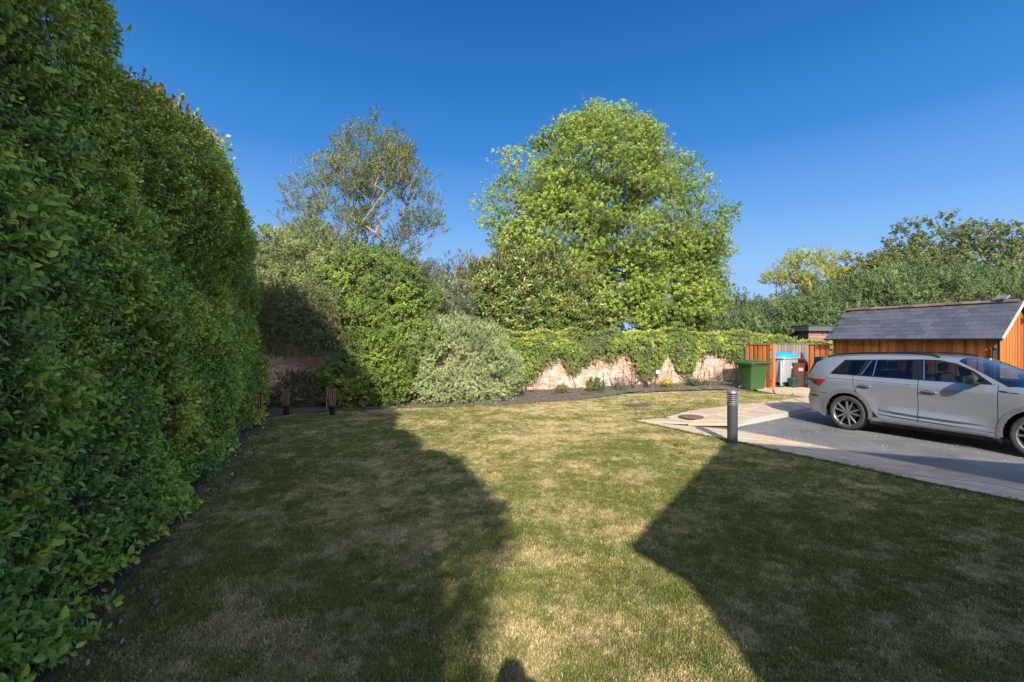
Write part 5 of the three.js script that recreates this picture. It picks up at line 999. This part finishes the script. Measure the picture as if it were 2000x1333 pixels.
tree({ name: 'sparse_tree', label: 'thin airy tree with pale stems and brown seed clusters', base: [-5.8, 19], trunk: 4.6, trunkR: .06, stems: 6, crown: [[-5.8, 7.6, 19, 2.7, 2.7, 2.2], [-4.7, 7.4, 19, 2.0, 2.4, 1.8], [-7.3, 6.6, 19, 1.9, 1.9, 1.8], [-5.6, 9.0, 19, 1.7, 1.5, 1.5]], clumps: 420, per: 8, clumpR: .36, geos: [sprig(163, { n: 9, len: .2, L: .1, W: .035, spread: 58 })], cols: [[.085, .10, .032], [.14, .16, .042], [.21, .21, .05]], bark: bark(.23, .20, .165), seed: 402, size: [.85, 1.4], up: .5, shell: .35, tip: .009, gap: -.22, steep: 1.2, bumpy: .25 });
{ // hanging brown keys on the thin tree
  const t = scene.getObjectByName('sparse_tree'), r = mulberry(8), it = [];
  for (let i = 0; i < 420; i++) { const a = r() * 6.28, q = Math.sqrt(r()), x = Math.cos(a) * 2.9 * q + .3, y = 7.4 + Math.sin(a) * 1.9 * q; it.push({ p: V(x, y, (r() - .3) * 3), dir: V((r() - .5) * .4, -1, (r() - .5) * .4).normalize(), s: .6 + r() * .6, c: tint([[.27, .16, .11], [.36, .23, .16]], r(), r) }); }
  scatter(t, 'seed_clusters', [sprig(164, { n: 9, len: .14, L: .05, W: .028, spread: 40 })], midLeaf, it);
}
const plain = [sprig(171, { n: 10, len: .3, L: .12, W: .07, spread: 64, vary: .3 }), sprig(172, { n: 9, len: .28, L: .13, W: .075, spread: 70, vary: .3 })];
const hawBark = bark(.20, .175, .15);
const haw = [
  [14.6, 27.5, 'lowest dark green hawthorn at the left end of the thicket', [[14.6, 2.0, 27.5, 2.4, 2.0, 2.0], [13.4, 1.5, 27.0, 1.6, 1.7, 1.5], [16.0, 2.0, 27.4, 1.5, 2.0, 1.5]]],
  [18.0, 27.0, 'spreading dark hawthorn with bare grey twigs left of the slate roof', [[18.0, 2.4, 27.0, 2.7, 2.3, 2.2], [16.6, 1.9, 26.4, 2.2, 2.0, 1.8], [19.5, 3.0, 27.2, 2.2, 2.4, 2.0]]],
  [22.2, 27.0, 'dense dark hawthorn behind the middle of the slate roof', [[22.2, 3.4, 27.0, 3.0, 2.6, 2.4], [20.9, 3.0, 26.5, 2.2, 2.4, 2.0]]],
  [26.4, 26.5, 'dense dark hawthorn behind the right end of the slate roof', [[26.4, 3.4, 26.5, 3.2, 2.7, 2.4], [24.6, 3.3, 26.2, 2.2, 2.6, 2.0], [28.6, 3.3, 26.0, 2.4, 2.7, 2.2]]],
  [33.5, 26.5, 'dense hawthorn past the right edge of the picture', [[33.5, 3.2, 26.5, 3.2, 2.8, 2.4], [31.2, 3.0, 26.4, 2.2, 2.6, 2.2]]],
  [39.5, 26.0, 'farthest right hawthorn, outside the picture', [[39.5, 3.2, 26, 3.4, 2.8, 2.4], [36.6, 3.2, 26.2, 2.4, 2.7, 2.2]]],
];
haw.forEach(([X, D, label, crown], k) => tree({ name: 'hawthorn_tree', label, base: [X, D], trunk: 1.5, trunkR: .16, crown, clumps: 330, per: 15, clumpR: .62, geos: plain, m: midLeaf, cols: [[.04, .07, .02], [.07, .112, .028], [.10, .152, .038], [.145, .195, .055]], bark: hawBark, seed: 500 + k, size: [.65, 1.1], shell: .6, up: .3, group: 'hawthorns beyond the wall', colFreq: .9, flat: .6 }));
tree({ name: 'yellow_tree', label: 'yellowish round tree standing alone left of the thicket', base: [23.4, 37.5], trunk: 4, trunkR: .2, crown: [[23.4, 6.6, 37.5, 3.0, 2.6, 2.6], [21.6, 5.6, 37.5, 2.0, 2.0, 2.0], [25.0, 5.8, 37.5, 2.0, 2.0, 2.0]], clumps: 260, per: 12, clumpR: .55, geos: plain, cols: [[.19, .205, .04], [.27, .28, .055], [.36, .345, .07]], bark: hawBark, seed: 510, size: [.8, 1.3], shell: .45, gap: -.3, wind: [.3, 0, 0] });
tree({ name: 'ash_tree', label: 'tall light green tree rising behind the thicket at far right', base: [34, 37], trunk: 5, trunkR: .35, crown: [[33.6, 7.8, 37, 4.6, 3.6, 3.6], [37.6, 7.4, 37, 4.4, 3.6, 3.6], [30.6, 6.4, 37, 3.0, 2.8, 2.6]], clumps: 430, per: 12, clumpR: .75, geos: mapleSprigs, cols: [[.075, .10, .028], [.12, .15, .038], [.17, .19, .06]], bark: hawBark, seed: 511, shell: .5, wind: [.35, 0, 0], size: [.7, 1.1] });
tree({ name: 'ash_tree', label: 'lower light green tree behind the middle of the thicket', base: [27.3, 35.5], trunk: 4, trunkR: .25, crown: [[27.6, 6.3, 35.5, 2.9, 2.3, 2.6], [29.8, 6.2, 35.5, 2.2, 2.1, 2.2]], clumps: 210, per: 12, clumpR: .65, geos: mapleSprigs, cols: [[.075, .10, .028], [.12, .15, .038], [.17, .19, .06]], bark: hawBark, seed: 512, shell: .5, size: [.6, 1.0], wind: [.3, 0, 0] });
tree({ name: 'garden_tree', label: 'grey green tree low on the skyline between maple and yellow tree', base: [17.2, 36], trunk: 2.6, trunkR: .18, crown: [[16.9, 3.4, 36, 2.0, 1.9, 2.0], [18.4, 3.2, 36.5, 1.6, 1.8, 1.8]], clumps: 180, per: 13, clumpR: .55, geos: plain, cols: [[.06, .085, .035], [.11, .14, .05]], bark: hawBark, seed: 513, shell: .45, m: midLeaf });
tree({ name: 'garden_tree', label: 'small grey twiggy tree between the thin tree and the evergreen bush', base: [-2.0, 22], trunk: 2.6, trunkR: .1, stems: 3, crown: [[-2.2, 4.5, 22, 1.5, 1.5, 1.2], [-3.4, 4.4, 22, 1.3, 1.2, 1.2]], clumps: 130, per: 6, clumpR: .35, geos: small, cols: [[.08, .09, .05], [.15, .16, .10]], bark: bark(.28, .25, .22), seed: 514, shell: .4, m: midLeaf, size: [1.2, 1.8] });
{ // lamp post half hidden in the greenery
  const t = thing('lamp_post', 'grey lamp post with a black lantern half hidden by the thin tree', 'lamp post', [-7.7, 19.8]);
  part(t, 'pole', tube(V(0, 0, 0), V(0, 5.5, 0), .06, .045, 12), mat(.42, .42, .43, .5)); part(t, 'lantern', loftRR([[5.5, .12, .12, .02], [5.6, .3, .3, .04], [5.95, .36, .36, .04], [6.05, .2, .2, .05], [6.12, .06, .06, .02]]), mat(.03, .03, .032, .5));
}

// ---------- behind the camera: what casts the shadows in the picture ----------
{
  const turn = 28 * R, t = thing('house', 'gabled cream rendered house standing behind the viewer to the right', 'house', [1.29, -3.72], turn);
  const brick = new THREE.MeshStandardMaterial({ map: dataTex(128, 128, (u, v) => { const n = 1 + .12 * tileNoise(u, v, 6, 2) + .08 * tileNoise(u, v, 40, 5); return [.66 * n, .60 * n, .50 * n]; }), roughness: .95 });
  // gable profile along the front: low eave, apex, long slope to the right
  const He = 4.8, Ap = [3.07, 6.5], Rt = [8.2, 3.9], s = new THREE.Shape([[0, 0], [8.1, 0], [8.1, Rt[1] - .1], [Ap[0], Ap[1] - .12], [0, He - .1]].map((p) => new THREE.Vector2(...p)));
  part(t, 'wall', new THREE.ExtrudeGeometry(s, { depth: 7, bevelEnabled: false }).rotateY(0).translate(0, 0, 0), brick, 0, 0, .0); // local z runs back, away from the view
  const roofM = mat(.11, .07, .055, .9);
  const slab = (a, b) => { const L = Math.hypot(b[0] - a[0], b[1] - a[1]); return box(L, .14, 7.5).rotateZ(Math.atan2(b[1] - a[1], b[0] - a[0])).translate((a[0] + b[0]) / 2, (a[1] + b[1]) / 2, 3.5); };
  part(t, 'roof', slab([-.2, He - .08], Ap), roofM); part(t, 'roof', slab(Ap, [8.35, Rt[1] - .05]), roofM);
  const frame = mat(.8, .8, .78, .5), pane = mat(.03, .035, .04, .1);
  for (const [x, y, w, h] of [[1.6, 1.5, 1.2, 1.2], [4.6, 1.5, 1.6, 1.2], [2.9, 4.0, 1.2, 1.1]]) { const f = part(t, 'window', box(w, h, .06), frame, x, y, -.035); part(f, 'pane', box(w / 2 - .09, h - .12, .02), pane, -w / 4, 0, -.03); part(f, 'pane', box(w / 2 - .09, h - .12, .02), pane, w / 4, 0, -.03); }
  const d = part(t, 'door', rbox(.95, 2.05, .06, .01), mat(.05, .1, .08, .5), 6.6, 1.03, -.03); part(d, 'handle', box(.12, .02, .04), mat(.6, .6, .6, .3, { metalness: .8 }), -.38, 0, -.05);
}
shrub({ name: 'laurel_bush', label: 'tall laurel bush outside the picture to the right of the car park', blobs: [[16.6, 2.6, 4.6, 2.1, 3.6, 2.0], [17.8, 4.0, 4.6, 1.8, 2.8, 1.8]], count: 2600, geos: long, m: glossLeaf, cols: [[.03, .05, .015], [.06, .09, .02]], seed: 601, core: .7, size: [1, 1.6] });
{ // the photographer, whose head and shoulder shadow the grass at the foot of the picture
  const t = thing('person', 'person in dark clothes standing behind the camera on the lawn', 'person', [-.03, -.33, 0]); t.scale.setScalar(1.055);
  const J = (a, b, r0, r1) => ({ a: V(...a), b: V(...b), r0, r1 });
  const bones = [J([-.1, .06, .0], [-.1, .5, .0], .05, .058), J([-.1, .5, 0], [-.09, .92, 0], .062, .085), J([.1, .06, 0], [.1, .5, 0], .05, .058), J([.1, .5, 0], [.09, .92, 0], .062, .085), J([-.1, .04, 0], [-.1, .035, -.14], .045, .035), J([.1, .04, 0], [.1, .035, -.14], .045, .035),
    J([-.05, .95, 0], [.05, .95, 0], .12, .12), J([0, 1.0, 0], [0, 1.3, 0], .13, .145), J([-.13, 1.42, 0], [.13, 1.42, 0], .075, .075), J([0, 1.4, 0], [0, 1.56, 0], .06, .055), J([0, 1.655, -.01], [0, 1.715, .005], .072, .076),
    J([.17, 1.42, 0], [.27, 1.2, -.06], .052, .044), J([.27, 1.2, -.06], [.16, 1.42, -.2], .042, .033), J([-.17, 1.42, 0], [-.25, 1.15, -.02], .052, .044), J([-.25, 1.15, -.02], [-.24, .9, -.08], .042, .033),
    J([.16, 1.42, -.2], [.13, 1.48, -.23], .035, .03), J([-.24, .9, -.08], [-.23, .82, -.1], .035, .028)];
  for (const [bx, by, bz, dx, dy, dz] of [[.13, 1.48, -.23, -.05, .05, -.02], [-.23, .82, -.1, .0, -.08, -.02]]) for (let k = 0; k < 5; k++) bones.push(J([bx + (k - 2) * .014, by, bz - .005 * k], [bx + (k - 2) * .017 + dx, by + dy * (k === 0 ? .5 : 1 - Math.abs(k - 2) * .1), bz + dz - (k === 0 ? .03 : 0)], .0095, .0085));
  const N = 110, mc = new MarchingCubes(N, mat(.1, .1, .1), false, false, 200000), ab = V(0, 0, 0), ap = V(0, 0, 0), half = .95, q = V(0, 0, 0);
  mc.isolation = 0;
  for (let k = 0; k < N; k++) for (let j = 0; j < N; j++) for (let i = 0; i < N; i++) {
    q.set((i / N * 2 - 1) * half, (j / N * 2 - 1) * half + .9, (k / N * 2 - 1) * half); let e = 0;
    for (const b of bones) { ab.subVectors(b.b, b.a); ap.subVectors(q, b.a); const h = clamp(ap.dot(ab) / ab.lengthSq(), 0, 1), d = ap.addScaledVector(ab, -h).length() - lerp(b.r0, b.r1, h); if (d < .3) e += Math.exp(-d * 60); }
    mc.field[i + j * N + k * N * N] = e > 0 ? Math.log(e) / 60 : -.4;
  }
  mc.update();
  const g = new THREE.BufferGeometry(), ps = mc.positionArray.slice(0, mc.count * 3), ns = mc.normalArray.slice(0, mc.count * 3), col = [];
  for (let i = 0; i < mc.count; i++) { const y = ps[i * 3 + 1] * half + .9, x = ps[i * 3] * half; ps[i * 3] = x; ps[i * 3 + 1] = y; ps[i * 3 + 2] *= half; const skin = y > 1.5 || (x < -.19 && y < .92); const c = skin ? [.42, .26, .19] : y < .95 ? [.03, .035, .06] : [.05, .05, .055]; if (y < .09) col.push(.03, .025, .02); else col.push(...c); }
  g.setAttribute('position', new THREE.BufferAttribute(ps, 3)); g.setAttribute('normal', new THREE.BufferAttribute(ns, 3)); g.setAttribute('color', new THREE.Float32BufferAttribute(col, 3));
  const body = part(t, 'body', g, new THREE.MeshStandardMaterial({ vertexColors: true, roughness: .85, side: THREE.DoubleSide }));
  const hair = new THREE.SphereGeometry(.084, 24, 16, 0, 6.283, 0, 1.75); part(t, 'hair', hair.scale(.95, 1.05, 1.05).rotateX(.45), mat(.05, .035, .025, .8), 0, 1.70, .012);
  part(body, 'nose', new THREE.ConeGeometry(.014, .035, 8).rotateX(-.3), mat(.42, .26, .19, .7), 0, 1.675, -.086);
  for (const x of [-.03, .03]) part(body, 'eye', new THREE.SphereGeometry(.011, 10, 8), mat(.7, .7, .7, .3), x, 1.695, -.074);
  part(body, 'mouth', rbox(.04, .008, .01, .003), mat(.3, .12, .1, .6), 0, 1.63, -.078);
}
renderer.render(scene, camera);
